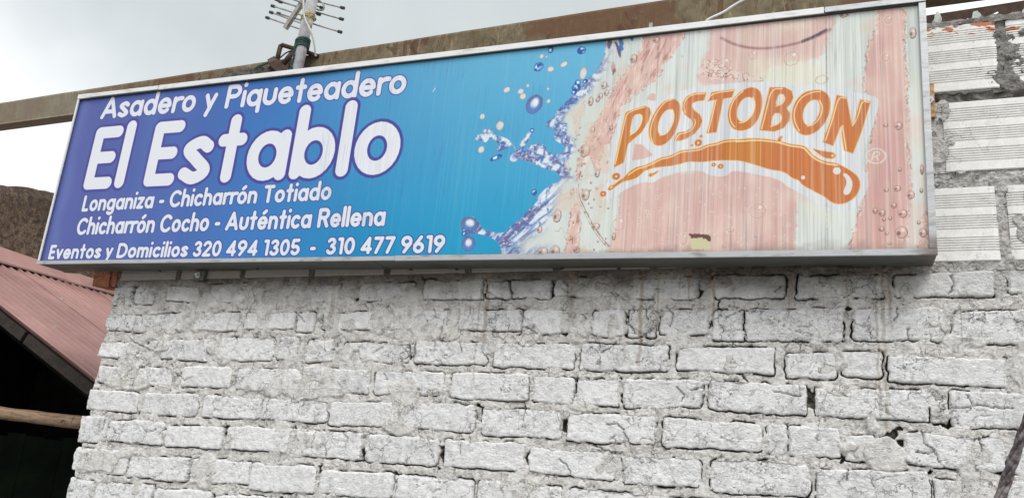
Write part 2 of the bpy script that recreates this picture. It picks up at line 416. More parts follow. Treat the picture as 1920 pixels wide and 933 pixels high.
# bricks read off the wall: left, right, then heights top/bottom at the left end and top/bottom at the right end
BR = [
 (211,246,539,571,538,571),(251,291,537,570,536,570),(312,375,537,563,538,567),(390,462,531,566,531,566),(541,636,535,566,532,567),
 (674,778,530,562,528,562),(794,905,525,560,524,560),(912,956,526,558,525,558),(960,1034,524,558,523,558),(1041,1173,520,555,519,556),
 (1177,1312,519,560,518,559),(1339,1473,516,558,516,556),(1495,1658,516,559,513,557),(1678,1866,514,554,507,556),(1891,2060,504,550,496,546),
 (198,252,590,618,589,619),(254,341,592,622,586,621),(365,447,586,620,585,620),(459,552,586,617,584,617),(557,590,585,621,585,622),
 (606,700,586,617,584,617),(731,840,582,617,579,616),(862,978,580,618,579,618),(981,1054,579,624,578,626),(1110,1172,580,628,580,630),
 (1179,1230,581,632,581,632),(1238,1330,582,626,580,627),(1336,1393,580,636,580,637),(1396,1582,579,637,578,638),(1597,1773,577,637,573,640),
 (1786,1970,584,640,577,646),
 (186,262,640,669,640,670),(302,389,638,672,635,676),(410,513,632,676,632,676),(522,560,631,674,632,674),(575,624,637,679,636,679),
 (643,768,641,678,643,678),(780,915,638,681,641,683),(927,1076,641,687,645,690),(1089,1252,643,692,648,695),(1270,1451,649,692,651,702),
 (1472,1568,662,708,658,708),(1579,1655,659,703,656,708),(1666,1889,668,713,670,724),(1912,2080,663,722,670,728),
 (184,230,686,716,687,717),(255,324,688,720,689,723),(342,434,686,725,687,727),(445,563,690,729,691,735),(570,693,691,731,692,736),
 (703,832,694,738,696,740),(846,991,697,745,701,751),(1000,1077,703,753,707,757),(1081,1160,708,757,708,761),(1168,1318,709,765,713,763),
 (1328,1513,711,766,722,779),(1530,1742,726,779,730,791),(1781,1935,730,799,736,806),(1950,2110,735,806,742,812),
 (165,258,728,767,735,773),(268,370,735,775,737,779),(379,489,740,781,744,786),(491,612,745,785,750,792),(615,740,750,798,753,799),
 (750,891,752,799,757,811),(903,1053,764,813,768,823),(1064,1230,773,826,779,832),(1243,1427,783,836,793,847),(1437,1474,794,850,794,853),
 (1478,1576,798,853,803,857),(1582,1640,815,863,817,866),(1696,1886,808,869,824,885),(1893,2070,828,889,836,898),
 (147,200,779,829,780,829),(203,306,786,826,789,835),(310,417,795,835,799,841),(425,543,797,841,802,849),(552,678,805,853,811,861),
 (686,821,812,865,822,871),(832,983,824,875,830,884),(990,1156,838,882,846,901),(1168,1313,852,905,858,914),(1331,1519,860,920,868,931),
 (1529,1743,877,938,884,948),(1752,1930,895,958,903,966),(1938,2100,903,966,908,974),
 (136,237,838,881,845,891),(239,351,852,893,858,903),(357,468,859,904,863,908),(470,592,866,917,873,927),(598,735,880,924,885,935),
 (742,886,888,935,899,945),(895,1052,900,950,911,957),(1066,1238,914,968,927,981),(1250,1420,930,985,942,995),(1432,1610,945,1000,955,1010),
 (1622,1800,962,1017,970,1028),(1812,1990,975,1035,985,1042),
 (125,174,895,945,900,947),(178,283,902,949,909,955),(287,396,913,962,920,968),(402,520,925,974,931,980),(530,660,936,988,944,995),
 (668,800,949,1000,957,1008),(810,960,962,1014,972,1022),(968,1120,976,1030,988,1040),
]
bricks = []
rb = random.Random(5)
for (xl, xr, tl, bl, tr, br_) in BR:
    a = at(xl, (tl + bl) / 2); b = at(xr, (tr + br_) / 2)
    bricks.append([a[0], b[0], at(xl, tl)[2], at(xl, bl)[2], at(xr, tr)[2], at(xr, br_)[2]])
# further courses the photograph's edge cuts off: below the frame and to the right of it
for (z, x0, x1) in ((1.30, -2.2, 0.9), (1.19, -3.28, 0.9), (1.08, -3.3, 0.9)):
    x = x0
    while x < x1:
        wd = rb.uniform(0.25, 0.31); zz = z + 0.045 * (x + 3.3) / 3.6
        ok = all(not (b[0] - 0.01 < x + wd and b[1] + 0.01 > x and min(b[3], b[5]) - 0.012 < zz + 0.08 and max(b[2], b[4]) > zz) for b in bricks)
        if ok: bricks.append([x, x + wd, zz + 0.08, zz, zz + 0.083, zz + 0.003])
        x += wd + rb.uniform(0.015, 0.03)

for b in bricks: b.append(rb.choice((0.004, 0.007, 0.010, 0.014, 0.020)))
def warp(x, z):
    return ((fbm(x * 16, z * 16, 3, 1) - 0.5) * 0.016 + (fbm(x * 60, z * 60, 3, 2) - 0.5) * 0.010,
            (fbm(x * 14, z * 14, 3, 3) - 0.5) * 0.013 + (fbm(x * 55, z * 55, 3, 4) - 0.5) * 0.009)
def brick_sd(b, X, Z):
    RR = b[6]
    u = np.clip((X - b[0]) / (b[1] - b[0]), -0.2, 1.2)
    zt = b[2] + (b[4] - b[2]) * u; zb = b[3] + (b[5] - b[3]) * u
    zc = (zt + zb) / 2; hh = (zt - zb) / 2; xc = (b[0] + b[1]) / 2; hx = (b[1] - b[0]) / 2
    ax = np.abs(X - xc) - hx; az = np.abs(Z - zc) - hh
    qx = ax + RR; qz = az + RR
    sd = np.hypot(np.maximum(qx, 0), np.maximum(qz, 0)) + np.minimum(np.maximum(qx, qz), 0) - RR
    return sd, ax, az, Z - zc

def xleft(z):      # ragged free end of the wall
    return -3.305 + (fbm(z * 9, z * 0 + 3, 3, 8) - 0.5) * 0.045 + (fbm(z * 40, z * 0 + 1, 2, 9) - 0.5) * 0.02

# --- mortar as one relief sheet, finer where the wall is near
NX, NZ = 1180, 400
pxs = np.linspace(120, 1990, NX - 40)
xs = np.array([at(p, 700)[0] for p in pxs]); xs = np.concatenate([xs, np.linspace(xs[-1] + 0.012, 1.4, 40)])
xs[0] = -3.34
zs = np.linspace(1.04, 2.392, NZ)
GX, GZ = np.meshgrid(xs, zs)                       # rows z, columns x
wx, wz = warp(GX, GZ); QX = GX + wx; QZ = GZ + wz
S = np.full(GX.shape, 1.0); BOT = np.zeros(GX.shape); SIDE = np.zeros(GX.shape)
for b in bricks:
    i0, i1 = np.searchsorted(xs, b[0] - 0.06), np.searchsorted(xs, b[1] + 0.06)
    j0, j1 = np.searchsorted(zs, min(b[3], b[5]) - 0.05), np.searchsorted(zs, max(b[2], b[4]) + 0.05)
    if i1 <= i0 or j1 <= j0: continue
    sl_ = (slice(j0, j1), slice(i0, i1))
    sd, ax, az, dz = brick_sd(b, QX[sl_], QZ[sl_])
    better = sd < S[sl_]
    S[sl_] = np.where(better, sd, S[sl_])
    BOT[sl_] = np.where(better, ((dz < 0) & (az > ax - 0.004)).astype(float), BOT[sl_])
    SIDE[sl_] = np.where(better, (ax > az).astype(float), SIDE[sl_])
def blob(X, Z, px, py, rx, rz):
    c = at(px, py); return sstep(1.0, 0.72, np.hypot((X - c[0]) / rx, (Z - c[2]) / rz) + (fbm(X * 25, Z * 25, 3, 12) - 0.5) * 0.9)
CRACKS = [[(1172,605),(1184,612),(1191,625)],[(1083,706),(1078,730),(1072,757)],[(1136,796),(1158,794),(1166,803),(1180,825)],[(1113,834),(1134,843),(1150,849),(1163,849)],
 [(1783,516),(1787,532),(1785,545),(1776,553)],[(1681,576),(1682,590),(1677,601)],[(1728,807),(1735,831),(1752,845),(1761,869)],[(1752,845),(1740,850),(1716,846)],[(1815,742),(1823,758)],
 [(1780,765),(1810,764),(1837,759),(1870,764),(1900,765)],[(556,538),(541,557)],[(510,540),(496,548),(494,557)],[(659,674),(664,660),(673,658),(676,674)],[(240,632),(255,642),(271,651),(289,657),(299,644)],
 [(382,585),(391,601),(403,587),(420,582)],[(912,522),(914,545),(930,557),(936,558)],[(619,807),(613,822),(610,838),(612,854)],[(863,822),(863,850)],[(266,800),(277,810),(271,826),(252,831)],[(277,810),(294,805)],
 [(955,530),(957,545),(966,552)],[(1360,595),(1392,580),(1430,585)],[(1395,580),(1395,612),(1400,634)],[(700,662),(708,655),(719,650)],[(982,612),(996,618),(1008,626)],[(862,640),(866,660)],[(440,628),(446,640),(440,655)],
 [(1452,545),(1467,534),(1478,538)],[(1335,590),(1345,578),(1348,562)],[(640,808),(652,820),(646,842)],[(720,700),(726,712)],[(1048,860),(1064,872),(1070,884)],[(1450,733),(1478,738),(1500,742)],[(1632,620),(1634,636)],[(1702,616),(1704,636)],
 [(1250,575),(1262,590),(1256,612)],[(1210,580),(1216,600)],[(1155,640),(1140,655),(1128,660)],[(985,760),(979,800)],[(1165,860),(1168,880)],[(1590,880),(1588,900)],[(1836,820),(1842,836),(1840,846)],[(330,700),(346,712),(362,708)],[(560,590),(572,604)],
 [(205,800),(216,806),(214,816)],[(1060,530),(1066,540)],[(1385,700),(1402,714)],[(905,660),(913,672)],[(1296,730),(1316,726)],[(1270,725),(1282,740),(1275,752)]]
CSEG = []
for cl in CRACKS:
    P_ = [at(*p)[[0, 2]] for p in cl]
    CSEG += list(zip(P_[:-1], P_[1:]))
def crack_depth(X, Z):
    X = X + (fbm(X * 90, Z * 90, 2, 60) - 0.5) * 0.010; Z = Z + (fbm(X * 90, Z * 90, 2, 61) - 0.5) * 0.010
    D = np.full(X.shape, 1.0)
    x0, x1, z0, z1 = X.min() - .02, X.max() + .02, Z.min() - .02, Z.max() + .02
    for a, b in CSEG:
        if max(a[0], b[0]) < x0 or min(a[0], b[0]) > x1 or max(a[1], b[1]) < z0 or min(a[1], b[1]) > z1: continue
        d = b - a; t = np.clip(((X - a[0]) * d[0] + (Z - a[1]) * d[1]) / (d @ d + 1e-12), 0, 1)
        D = np.minimum(D, np.hypot(X - a[0] - t * d[0], Z - a[1] - t * d[1]))
    return 0.016 * np.exp(-(D / 0.0021) ** 2)
def mortar_height(X, Z, S, BOT, SIDE):
    h = 0.000 + (fbm(X * 9, Z * 9, 4, 20) - 0.5) * 0.012 + (fbm(X * 45, Z * 45, 4, 21) - 0.5) * 0.010 - 0.005 * sstep(0.03, 0.0, np.abs(fbm(X * 24, Z * 30, 3, 28) - 0.5)) + (fbm(X * 160, Z * 160, 2, 22) - 0.5) * 0.0025
    low = fbm(X * 7, Z * 7, 3, 23); lo2 = fbm(X * 22, Z * 22, 3, 24)
    m = sstep(0.44, 0.56, lo2 + 0.12 * (low - 0.5) + BOT * 0.15 + SIDE * 0.05 - 0.06)
    wdt = 0.0016 + 0.0020 * sstep(0.45, 0.75, lo2 * 0.5 + low * 0.5 + BOT * 0.12)
    g = np.exp(-((S - 0.0012) / wdt) ** 2)
    h = h - 0.045 * g * m
    vd = sstep(0.645, 0.70, fbm(X * 12, Z * 15, 3, 25)) * SIDE * sstep(0.0, 0.003, S)
    h = h - 0.035 * vd
    inside = sstep(-0.004, -0.009, S)
    sm = sstep(0.615, 0.67, fbm(X * 5.5, Z * 8, 3, 26) + 0.10 * (lo2 - 0.5))
    bl = np.zeros_like(h)
    for (px, py, rx, rz) in ((1088, 620, 0.062, 0.075), (1150, 610, 0.03, 0.05), (985, 640, 0.05, 0.03), (300, 650, 0.10, 0.035), (245, 690, 0.07, 0.03),
                             (715, 600, 0.06, 0.07), (655, 610, 0.05, 0.03), (1000, 620, 0.04, 0.04), (850, 600, 0.03, 0.05), (1660, 850, 0.07, 0.06), (1610, 600, 0.0, 0.0),
                             (470, 545, 0.12, 0.035), (340, 600, 0.03, 0.05), (1210, 600, 0.05, 0.05), (1350, 530, 0.05, 0.03), (1700, 545, 0.02, 0.04), (1770, 610, 0.02, 0.03)):
        if rx > 0: bl = np.maximum(bl, blob(X, Z, px, py, rx, rz))
    cov = np.maximum(sm * 0.9, bl)
    h_in = -0.016 + cov * 0.026 + (fbm(X * 30, Z * 30, 3, 27) - 0.5) * 0.008 * cov
    h = np.where(S < 0, h * (1 - inside) + h_in * inside, h)
    h = np.where((S >= -0.009) & (cov > 0), np.maximum(h, -0.016 + cov * 0.024 + (fbm(X * 30, Z * 30, 3, 27) - 0.5) * 0.008), h)
    return h - crack_depth(X, Z), cov
H, COV = mortar_height(GX, GZ, S, BOT, SIDE)
# ragged left edge: squeeze the first columns onto the wall's free end
xl = xleft(zs)[:, None]
for b in bricks:      # mortar steps back a little beside the end bricks
    pass
GX2 = np.maximum(GX, xl)
tuck = sstep(0.012, 0.0, GX - xl)
Yv = -H + tuck * 0.03
verts = np.stack([GX2, Yv, GZ], -1).reshape(-1, 3)
idx = np.arange(NX * NZ).reshape(NZ, NX)
fc = np.stack([idx[:-1, :-1], idx[:-1, 1:], idx[1:, 1:], idx[1:, :-1]], -1).reshape(-1, 4)
# drop the squeezed faces
keep = (GX2[:-1, 1:] - GX2[:-1, :-1]).reshape(-1) > 1e-6
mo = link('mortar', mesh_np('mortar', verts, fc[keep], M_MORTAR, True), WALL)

# --- bricks, each its own mesh
def make_brick(b, k):
    RR = b[6]
    hx = (b[1] - b[0]) / 2; hh = (b[2] - b[3] + b[4] - b[5]) / 4
    near = 0.0031 if b[0] > -1.6 else 0.0042
    nu = int(2 * hx / near) + 2; nv = int(2 * hh / near) + 2
    u = np.linspace(-1, 1, nu); v = np.linspace(-1, 1, nv)
    U, V = np.meshgrid(u, v)
    x = U * hx; z = V * hh
    qx = np.abs(x) - (hx - RR); qz = np.abs(z) - (hh - RR)
    corner = (qx > 0) & (qz > 0)
    L1 = np.maximum(qx, qz); L2 = np.hypot(qx, qz) + 1e-9
    sc = np.where(corner, L1 / L2, 1.0)
    x = np.where(corner, np.sign(x) * (hx - RR + qx * sc), x); z = np.where(corner, np.sign(z) * (hh - RR + qz * sc), z)
    ax = np.abs(x) - hx; az = np.abs(z) - hh
    q1 = ax + RR; q2 = az + RR
    sd = np.hypot(np.maximum(q1, 0), np.maximum(q2, 0)) + np.minimum(np.maximum(q1, q2), 0) - RR
    # to world: course slope then the same warp the mortar has (inverse, one step)
    Xw = (b[0] + b[1]) / 2 + x; uu = (Xw - b[0]) / (b[1] - b[0])
    zt = b[2] + (b[4] - b[2]) * uu; zb = b[3] + (b[5] - b[3]) * uu
    Zw = (zt + zb) / 2 + z / hh * (zt - zb) / 2
    wx, wz = warp(Xw, Zw); wx, wz = warp(Xw - wx, Zw - wz)
    Xw = Xw - wx; Zw = Zw - wz
    r = random.Random(k * 13 + 1)
    base = r.uniform(0.002, 0.007); tx = r.uniform(-0.004, 0.004); tz = r.uniform(-0.004, 0.003)
    bot = (z < 0) & (az > ax)
    fall = 0.008 * (1 - sstep(0, 0.006, -sd)) * np.where(bot, 0.4, 1.0)
    n = (fbm(Xw * 18, Zw * 18, 4, 31 + k % 9) - 0.5) * r.choice((0.003, 0.005, 0.009)) + (fbm(Xw * 70, Zw * 90, 3, 33) - 0.5) * 0.0045
    rid = np.abs(fbm(Xw * 26, Zw * 34, 3, 35) - 0.5); n = n - 0.007 * r.choice((0, 1, 1.3)) * sstep(0.018, 0.0, rid) * sstep(0.45, 0.6, fbm(Xw * 8, Zw * 8, 2, 36))
    h = base + tx * U + tz * V + n - fall - crack_depth(Xw, Zw)
    P = np.stack([Xw, -h, Zw], -1).reshape(-1, 3)
    idx = np.arange(nu * nv).reshape(nv, nu)
    f = np.stack([idx[:-1, :-1], idx[:-1, 1:], idx[1:, 1:], idx[1:, :-1]], -1).reshape(-1, 4)
    ring = np.concatenate([idx[0, :], idx[1:, -1], idx[-1, -2::-1], idx[-2:0:-1, 0]])
    Bk = P[ring].copy(); Bk[:, 1] = 0.07
    nb = len(P); m_ = len(ring); rr = np.arange(m_); r2 = (rr + 1) % m_
    sides = np.stack([ring[r2], ring[rr], nb + rr, nb + r2], -1)
    Mid = np.array([[(b[0] + b[1]) / 2, 0.07, (b[2] + b[5]) / 2]])
    allv = np.concatenate([P, Bk]); allf = np.concatenate([f, sides])
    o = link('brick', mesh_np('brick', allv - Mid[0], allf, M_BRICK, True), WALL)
    o.location = Mid[0]
    return o
for k, b in enumerate(bricks): make_brick(b, k)

# --- hollow clay blocks with grooves
def block_mesh(Lb, Hb, name='hollow_block'):
    fr = [0.0]
    prof = [(0.0, 0.004), (0.012, 0.0)]
    for gset in ((0.102, 0.136, 0.17, 0.204, 0.238, 0.272), (0.394, 0.428, 0.461, 0.494, 0.528, 0.562), (0.686, 0.72, 0.754, 0.788, 0.822, 0.856)):
        for t in gset:
            prof += [(t - 0.0085, 0.0), (t - 0.002, 0.0045), (t + 0.002, 0.0045), (t + 0.0085, 0.0)]
    prof += [(0.988, 0.0), (1.0, 0.004)]
    n = 26; V = []; Fc = []
    for i in range(n + 1):
        x = Lb * i / n
        e = 0.004 if i in (0, n) else 0.0
        for (t, d) in prof:
            V.append((x, d + e, Hb * (1 - t)))
    m_ = len(prof)
    for i in range(n):
        for j in range(m_ - 1):
            a = i * m_ + j; Fc.append((a, a + 1, a + m_ + 1, a + m_))
    base = len(V)
    for (x, z) in ((0, Hb), (Lb, Hb), (Lb, 0), (0, 0)): V.append((x, 0.12, z))
    Fc.append((0, n * m_, base + 1, base))                       # top
    Fc.append((m_ - 1, base + 3, base + 2, n * m_ + m_ - 1))      # bottom
    Fc.append(tuple(range(m_ - 1, -1, -1)) + (base, base + 3))
    Fc.append(tuple(n * m_ + j for j in range(m_)) + (base + 2, base + 1))
    return mesh_np(name, np.array(V), Fc, M_BLOCK)
BLH = 0.252; BLL = 0.345
bme = block_mesh(BLL, BLH)
BLK = []
def place_block(x, z, rot=0.0, dy=0.0):
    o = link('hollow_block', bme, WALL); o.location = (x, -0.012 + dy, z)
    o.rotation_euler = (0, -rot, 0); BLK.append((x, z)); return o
# lowest row runs the whole length (its foot shows below the sign)
x = -3.262; k = 0
rot = 0.0088
while x < 1.2:
    place_block(x, 2.341 + rot * (x + 3.262), rot, [0, 0.002, -0.001][k % 3])
    x += BLL + 0.032; k += 1
LOWX = sorted(b[0] for b in BLK)
place_block(-0.045, 2.680, 0.004); place_block(0.338, 2.682, 0.003, 0.001); place_block(0.715, 2.684, 0.004)
place_block(0.168, 2.974, 0.004); place_block(0.546, 2.976, 0.004, 0.003); place_block(0.92, 2.976, 0.0)
place_block(-0.21, 2.972, 0.004)

# rough cement between and over the blocks (only the stretch beside and above the sign's end)
def cement(name, x0, x1, z0, z1, nx, nz, seed, fn, mat):
    X, Z = np.meshgrid(np.linspace(x0, x1, nx), np.linspace(z0, z1, nz))
    h = fn(X, Z)
    P = np.stack([X, -h, Z], -1).reshape(-1, 3)
    idx = np.arange(nx * nz).reshape(nz, nx)
    f = np.stack([idx[:-1, :-1], idx[:-1, 1:], idx[1:, 1:], idx[1:, :-1]], -1).reshape(-1, 4)
    return link(name, mesh_np(name, P, f, mat, True), WALL)
def rough(X, Z, s=1.0): return (fbm(X * 35, Z * 35, 4, 40) - 0.5) * 0.03 * s + (fbm(X * 120, Z * 120, 3, 41) - 0.5) * 0.012 * s
def ell(X, Z, px, py, rx, rz, soft=0.25, nz_=0.8):
    c = at(px, py); return sstep(1.0 + soft / 2, 1.0 - soft / 2, np.hypot((X - c[0]) / rx, (Z - c[2]) / rz) + (fbm(X * 22, Z * 22, 4, 44) - 0.5) * nz_)
def f_joint(X, Z):        # recessed dark mortar
    return -0.006 + rough(X, Z, 0.8) - 0.012 * sstep(0.5, 0.6, fbm(X * 20, Z * 20, 3, 46))
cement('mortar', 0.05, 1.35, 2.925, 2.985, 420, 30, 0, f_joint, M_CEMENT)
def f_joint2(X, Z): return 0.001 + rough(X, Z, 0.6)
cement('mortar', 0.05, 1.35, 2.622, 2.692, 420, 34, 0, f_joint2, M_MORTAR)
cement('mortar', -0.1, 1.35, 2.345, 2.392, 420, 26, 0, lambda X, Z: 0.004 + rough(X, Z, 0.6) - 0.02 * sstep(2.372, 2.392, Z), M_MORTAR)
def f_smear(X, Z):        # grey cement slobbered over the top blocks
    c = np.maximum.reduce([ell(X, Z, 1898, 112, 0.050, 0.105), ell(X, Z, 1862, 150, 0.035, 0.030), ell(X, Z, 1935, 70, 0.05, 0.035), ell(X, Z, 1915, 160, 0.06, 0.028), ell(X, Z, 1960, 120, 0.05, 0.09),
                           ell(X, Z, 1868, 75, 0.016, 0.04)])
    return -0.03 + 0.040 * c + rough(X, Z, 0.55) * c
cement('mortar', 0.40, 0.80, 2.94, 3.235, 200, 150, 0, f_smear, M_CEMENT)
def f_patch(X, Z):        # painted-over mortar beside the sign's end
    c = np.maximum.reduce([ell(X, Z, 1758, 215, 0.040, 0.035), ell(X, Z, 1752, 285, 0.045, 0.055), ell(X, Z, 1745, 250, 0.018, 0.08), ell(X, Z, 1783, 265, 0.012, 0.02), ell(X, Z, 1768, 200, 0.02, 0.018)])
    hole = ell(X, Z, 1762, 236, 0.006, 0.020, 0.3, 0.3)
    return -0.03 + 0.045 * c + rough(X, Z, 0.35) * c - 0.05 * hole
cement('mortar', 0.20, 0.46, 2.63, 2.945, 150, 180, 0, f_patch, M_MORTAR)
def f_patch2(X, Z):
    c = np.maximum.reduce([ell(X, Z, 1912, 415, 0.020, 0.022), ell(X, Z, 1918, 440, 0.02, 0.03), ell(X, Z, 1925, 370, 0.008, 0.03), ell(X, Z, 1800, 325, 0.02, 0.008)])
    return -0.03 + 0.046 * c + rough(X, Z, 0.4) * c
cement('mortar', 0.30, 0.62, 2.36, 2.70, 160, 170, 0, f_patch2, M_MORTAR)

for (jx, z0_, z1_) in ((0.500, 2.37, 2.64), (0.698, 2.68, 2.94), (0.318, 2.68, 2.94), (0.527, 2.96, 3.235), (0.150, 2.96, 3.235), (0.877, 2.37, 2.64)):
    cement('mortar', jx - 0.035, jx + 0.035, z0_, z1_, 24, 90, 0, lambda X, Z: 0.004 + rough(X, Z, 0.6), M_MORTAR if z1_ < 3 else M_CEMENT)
# wall body behind the faces, down to the ground
mb = MB(); mb.box((-3.28, 0.035, 0.0), (1.4, 0.19, 2.36)); mb.box((-3.25, 0.04, 2.36), (1.4, 0.19, 3.22))
mb.build('wall_body', M_CEMENT, WALL)
mb = MB(); mb.box((-3.30, 0.0, 0.0), (1.4, 0.034, 1.045)); mb.build('plinth', M_MORTAR, WALL)
# mortar bed along the top that holds the glass
NXc, NA = 420, 14
X = np.linspace(-3.25, 1.4, NXc)
V = []
for i, xx in enumerate(X):
    for j in range(NA):
        a = math.pi * j / (NA - 1)
        yy = 0.09 - 0.105 * math.cos(a); zz = 3.222 + 0.040 * max(0.0, math.sin(a)) ** 0.6
        V.append((xx, yy, zz))
V = np.array(V); nn = (fbm(V[:, 0] * 30, V[:, 1] * 60 + V[:, 2] * 40, 4, 50) - 0.5)
V[:, 2] += nn * 0.03; V[:, 1] += (fbm(V[:, 0] * 40, V[:, 2] * 60, 3, 51) - 0.5) * 0.02
idx = np.arange(NXc * NA).reshape(NXc, NA)
f = np.stack([idx[:-1, :-1], idx[1:, :-1], idx[1:, 1:], idx[:-1, 1:]], -1).reshape(-1, 4)
link('mortar_bed', mesh_np('mortar_bed', V, f, M_CEMENT, True), WALL)
# rubble lump left on the wall top behind the sign's upper edge
def lump(name, c, r, mat, parent, seed, n=26):
    V = []; Fc = []
    for i in range(n + 1):
        th = math.pi * i / n
        for j in range(n * 2):
            ph = math.pi * j / n
            d = np.array([math.sin(th) * math.cos(ph), math.sin(th) * math.sin(ph), math.cos(th)])
            V.append(d)
    V = np.array(V); nz = 0.72 + 0.75 * (fbm((V[:, 0] * 3 + 5) * 2, (V[:, 2] * 3 + V[:, 1] * 2 + 9) * 2, 4, seed))
    V = V * nz[:, None] * np.array(r) * 0.9 + np.array(c)
    for i in range(n):
        for j in range(n * 2):
            a = i * n * 2 + j; b2 = i * n * 2 + (j + 1) % (n * 2); Fc.append((a, a + n * 2, b2 + n * 2, b2))
    return link(name, mesh_np(name, V, np.array(Fc), mat, True), parent)
for (px, py, rx, rz, sd0) in ((432, 140, 0.10, 0.055, 61), (462, 133, 0.11, 0.05, 62), (492, 126, 0.09, 0.045, 63)):
    c = at(px, py + 26, 0.09)
    lump('mortar_lump', c, (rx, 0.07, rz * 1.5), M_RUBBLE, WALL, sd0)
# broken block end with bare clay under the sign's left part
mb = MB()
c = at(196, 520, 0.03)
for (dx, dz, sx_, sz_, dy) in ((-0.02, 0.0, 0.05, 0.045, 0.0), (0.045, 0.012, 0.025, 0.06, 0.01), (0.0, -0.02, 0.08, 0.012, 0.02)):
    vs = []
    for yy in (0.0 + dy, 0.10):
        for (i, j) in ((-1, -1), (1, -1), (1, 1), (-1, 1)):
            vs.append((c[0] + dx + i * sx_ + random.uniform(-.01, .01), c[1] + yy, c[2] + dz + j * sz_ + random.uniform(-.008, .008)))
    mb.hexa(vs)
ob = mb.build('broken_block', M_CLAY, WALL); ob['label'] = 'broken end of an orange clay block'

# --- glass shards set in the mortar bed
def shard(px, py, outline, bend, name='glass_shard'):
    """outline: (dx, dz) in photo pixels from the foot; bend curls the piece like bottle glass"""
    c = at(px, py, 0.06); k = (at(px + 10, py, 0.06) - c)[0] / 10
    n = len(outline); V = []
    for s_ in (-1, 1):
        for (dx, dz) in outline:
            y = bend * (dx * k) ** 2 * 60 + s_ * 0.002 + 0.0006 * dz * bend
            V.append((c[0] + dx * k, c[1] + y, c[2] - 0.012 + dz * k))
    Fc = [tuple(range(n))[::-1], tuple(range(n, 2 * n))] + [(i, (i + 1) % n, n + (i + 1) % n, n + i) for i in range(n)]
    me = mesh_np(name, np.array(V), Fc, M_GLASS)
    return link(name, me, WALL)
shard(1736, 46, [(-8, 0), (8, -2), (6, 8), (1, 10), (-6, 14), (-9, 9)], 0.3)
shard(1762, 44, [(-18, 0), (-16, 14), (-10, 22), (-4, 30), (1, 29), (-2, 22), (-5, 16), (6, 12), (16, 6), (21, 1), (10, -3)], 0.5)
shard(1758, 45, [(-6, 0), (6, 0), (8, 14), (4, 28), (-1, 32), (-6, 22)], -0.6)
shard(1814, 36, [(-5, 0), (5, 0), (7, 6), (1, 10), (-4, 6)], 0.8)
shard(1831, 33, [(-11, 0), (10, -2), (12, 10), (9, 19), (3, 26), (-5, 24), (-7, 14)], 0.5)
shard(1862, 29, [(-7, 0), (1, 0), (3, 8), (12, 17), (10, 18), (1, 12), (-4, 6)], 0.4)
shard(1921, 20, [(-7, 0), (9, 0), (10, 12), (2, 16), (-4, 9)], 0.5)
# plaster lip and a thin rusted angle behind the shards
mb = MB()
a = at(1770, 40, 0.14); b = at(1990, -2, 0.14)
mb.bar((a[0] - 0.3, 0.16, a[2] - 0.008), (b[0] + 0.5, 0.16, b[2] + 0.012), 0.06, 0.045)
tag(mb.build('timber_batten', M_RUSTY), 'thin brown batten lying along the wall top behind the glass shards', 'batten')
# ------------------------------------------------------------------ the sign: printed face painted into an array
SO = at(72, 494, -0.15); SR = at(1755, 475, -0.15); ST = at(148, 180, -0.15)
SU = SR - SO; SW = float(np.linalg.norm(SU)); SU = SU / SW
SV = np.array([-SU[2], 0, SU[0]]); SH = 0.902
TW, TH = 3072, int(3072 * SH / SW)
TS = TW / SW                                # texels per metre
def T(px, py, y=-0.146):
    p = at(px, py, y) - SO
    return np.array([p @ SU * TS, p @ SV * TS])
def TP(pts): return np.array([T(*p) for p in pts])

yy, xx = np.mgrid[0:TH, 0:TW].astype(np.float32)
u = xx / TW; v = yy / TH
IMG = np.zeros((TH, TW, 3), np.float32)
def lerp3(a, b, t): return a + (b - a) * t[..., None]
def C255(*c): return np.array(c, np.float32) / 255
def over(col, a, sl=None):
    if sl is None: sl = (slice(0, TH), slice(0, TW))
    IMG[sl] = IMG[sl] * (1 - a[..., None]) + (np.asarray(col, np.float32)) * a[..., None]
def win(P, pad):
    x0 = int(max(0, P[:, 0].min() - pad)); x1 = int(min(TW, P[:, 0].max() + pad + 1))
    y0 = int(max(0, P[:, 1].min() - pad)); y1 = int(min(TH, P[:, 1].max() + pad + 1))
    return (slice(y0, max(y1, y0)), slice(x0, max(x1, x0)))
def seg_dist(P, sl, closed=False):
    X = xx[sl]; Y = yy[sl]; D = np.full(X.shape, 1e9, np.float32)
    n = len(P); rngi = range(n if closed else n - 1)
    for i in rngi:
        a = P[i]; b = P[(i + 1) % n]; d = b - a; L = d @ d + 1e-9
        t = np.clip(((X - a[0]) * d[0] + (Y - a[1]) * d[1]) / L, 0, 1)
        D = np.minimum(D, (X - a[0] - t * d[0]) ** 2 + (Y - a[1] - t * d[1]) ** 2)
    return np.sqrt(D)
def inside(P, sl):
    X = xx[sl]; Y = yy[sl]; c = np.zeros(X.shape, bool); n = len(P)
    for i in range(n):
        a = P[i]; b = P[(i + 1) % n]
        if a[1] == b[1]: continue
        cond = (a[1] > Y) != (b[1] > Y)
        c ^= cond & (X < (b[0] - a[0]) * (Y - a[1]) / (b[1] - a[1]) + a[0])
    return c
def chaikin(P, k=1, closed=True):
    P = np.asarray(P, float)
    for _ in range(k):
        Q = np.roll(P, -1, 0)
        N = np.empty((len(P) * 2, 2)); N[0::2] = P * 0.75 + Q * 0.25; N[1::2] = P * 0.25 + Q * 0.75
        if not closed: N = np.concatenate([P[:1], N[:-2], P[-1:]])
        P = N
    return P
def poly_sd(P, pad=30):
    sl = win(P, pad); d = seg_dist(P, sl, True); return np.where(inside(P, sl), -d, d), sl
def cov(d, off=0.0, soft=1.0): return np.clip(0.5 - (d - off) / soft, 0, 1)

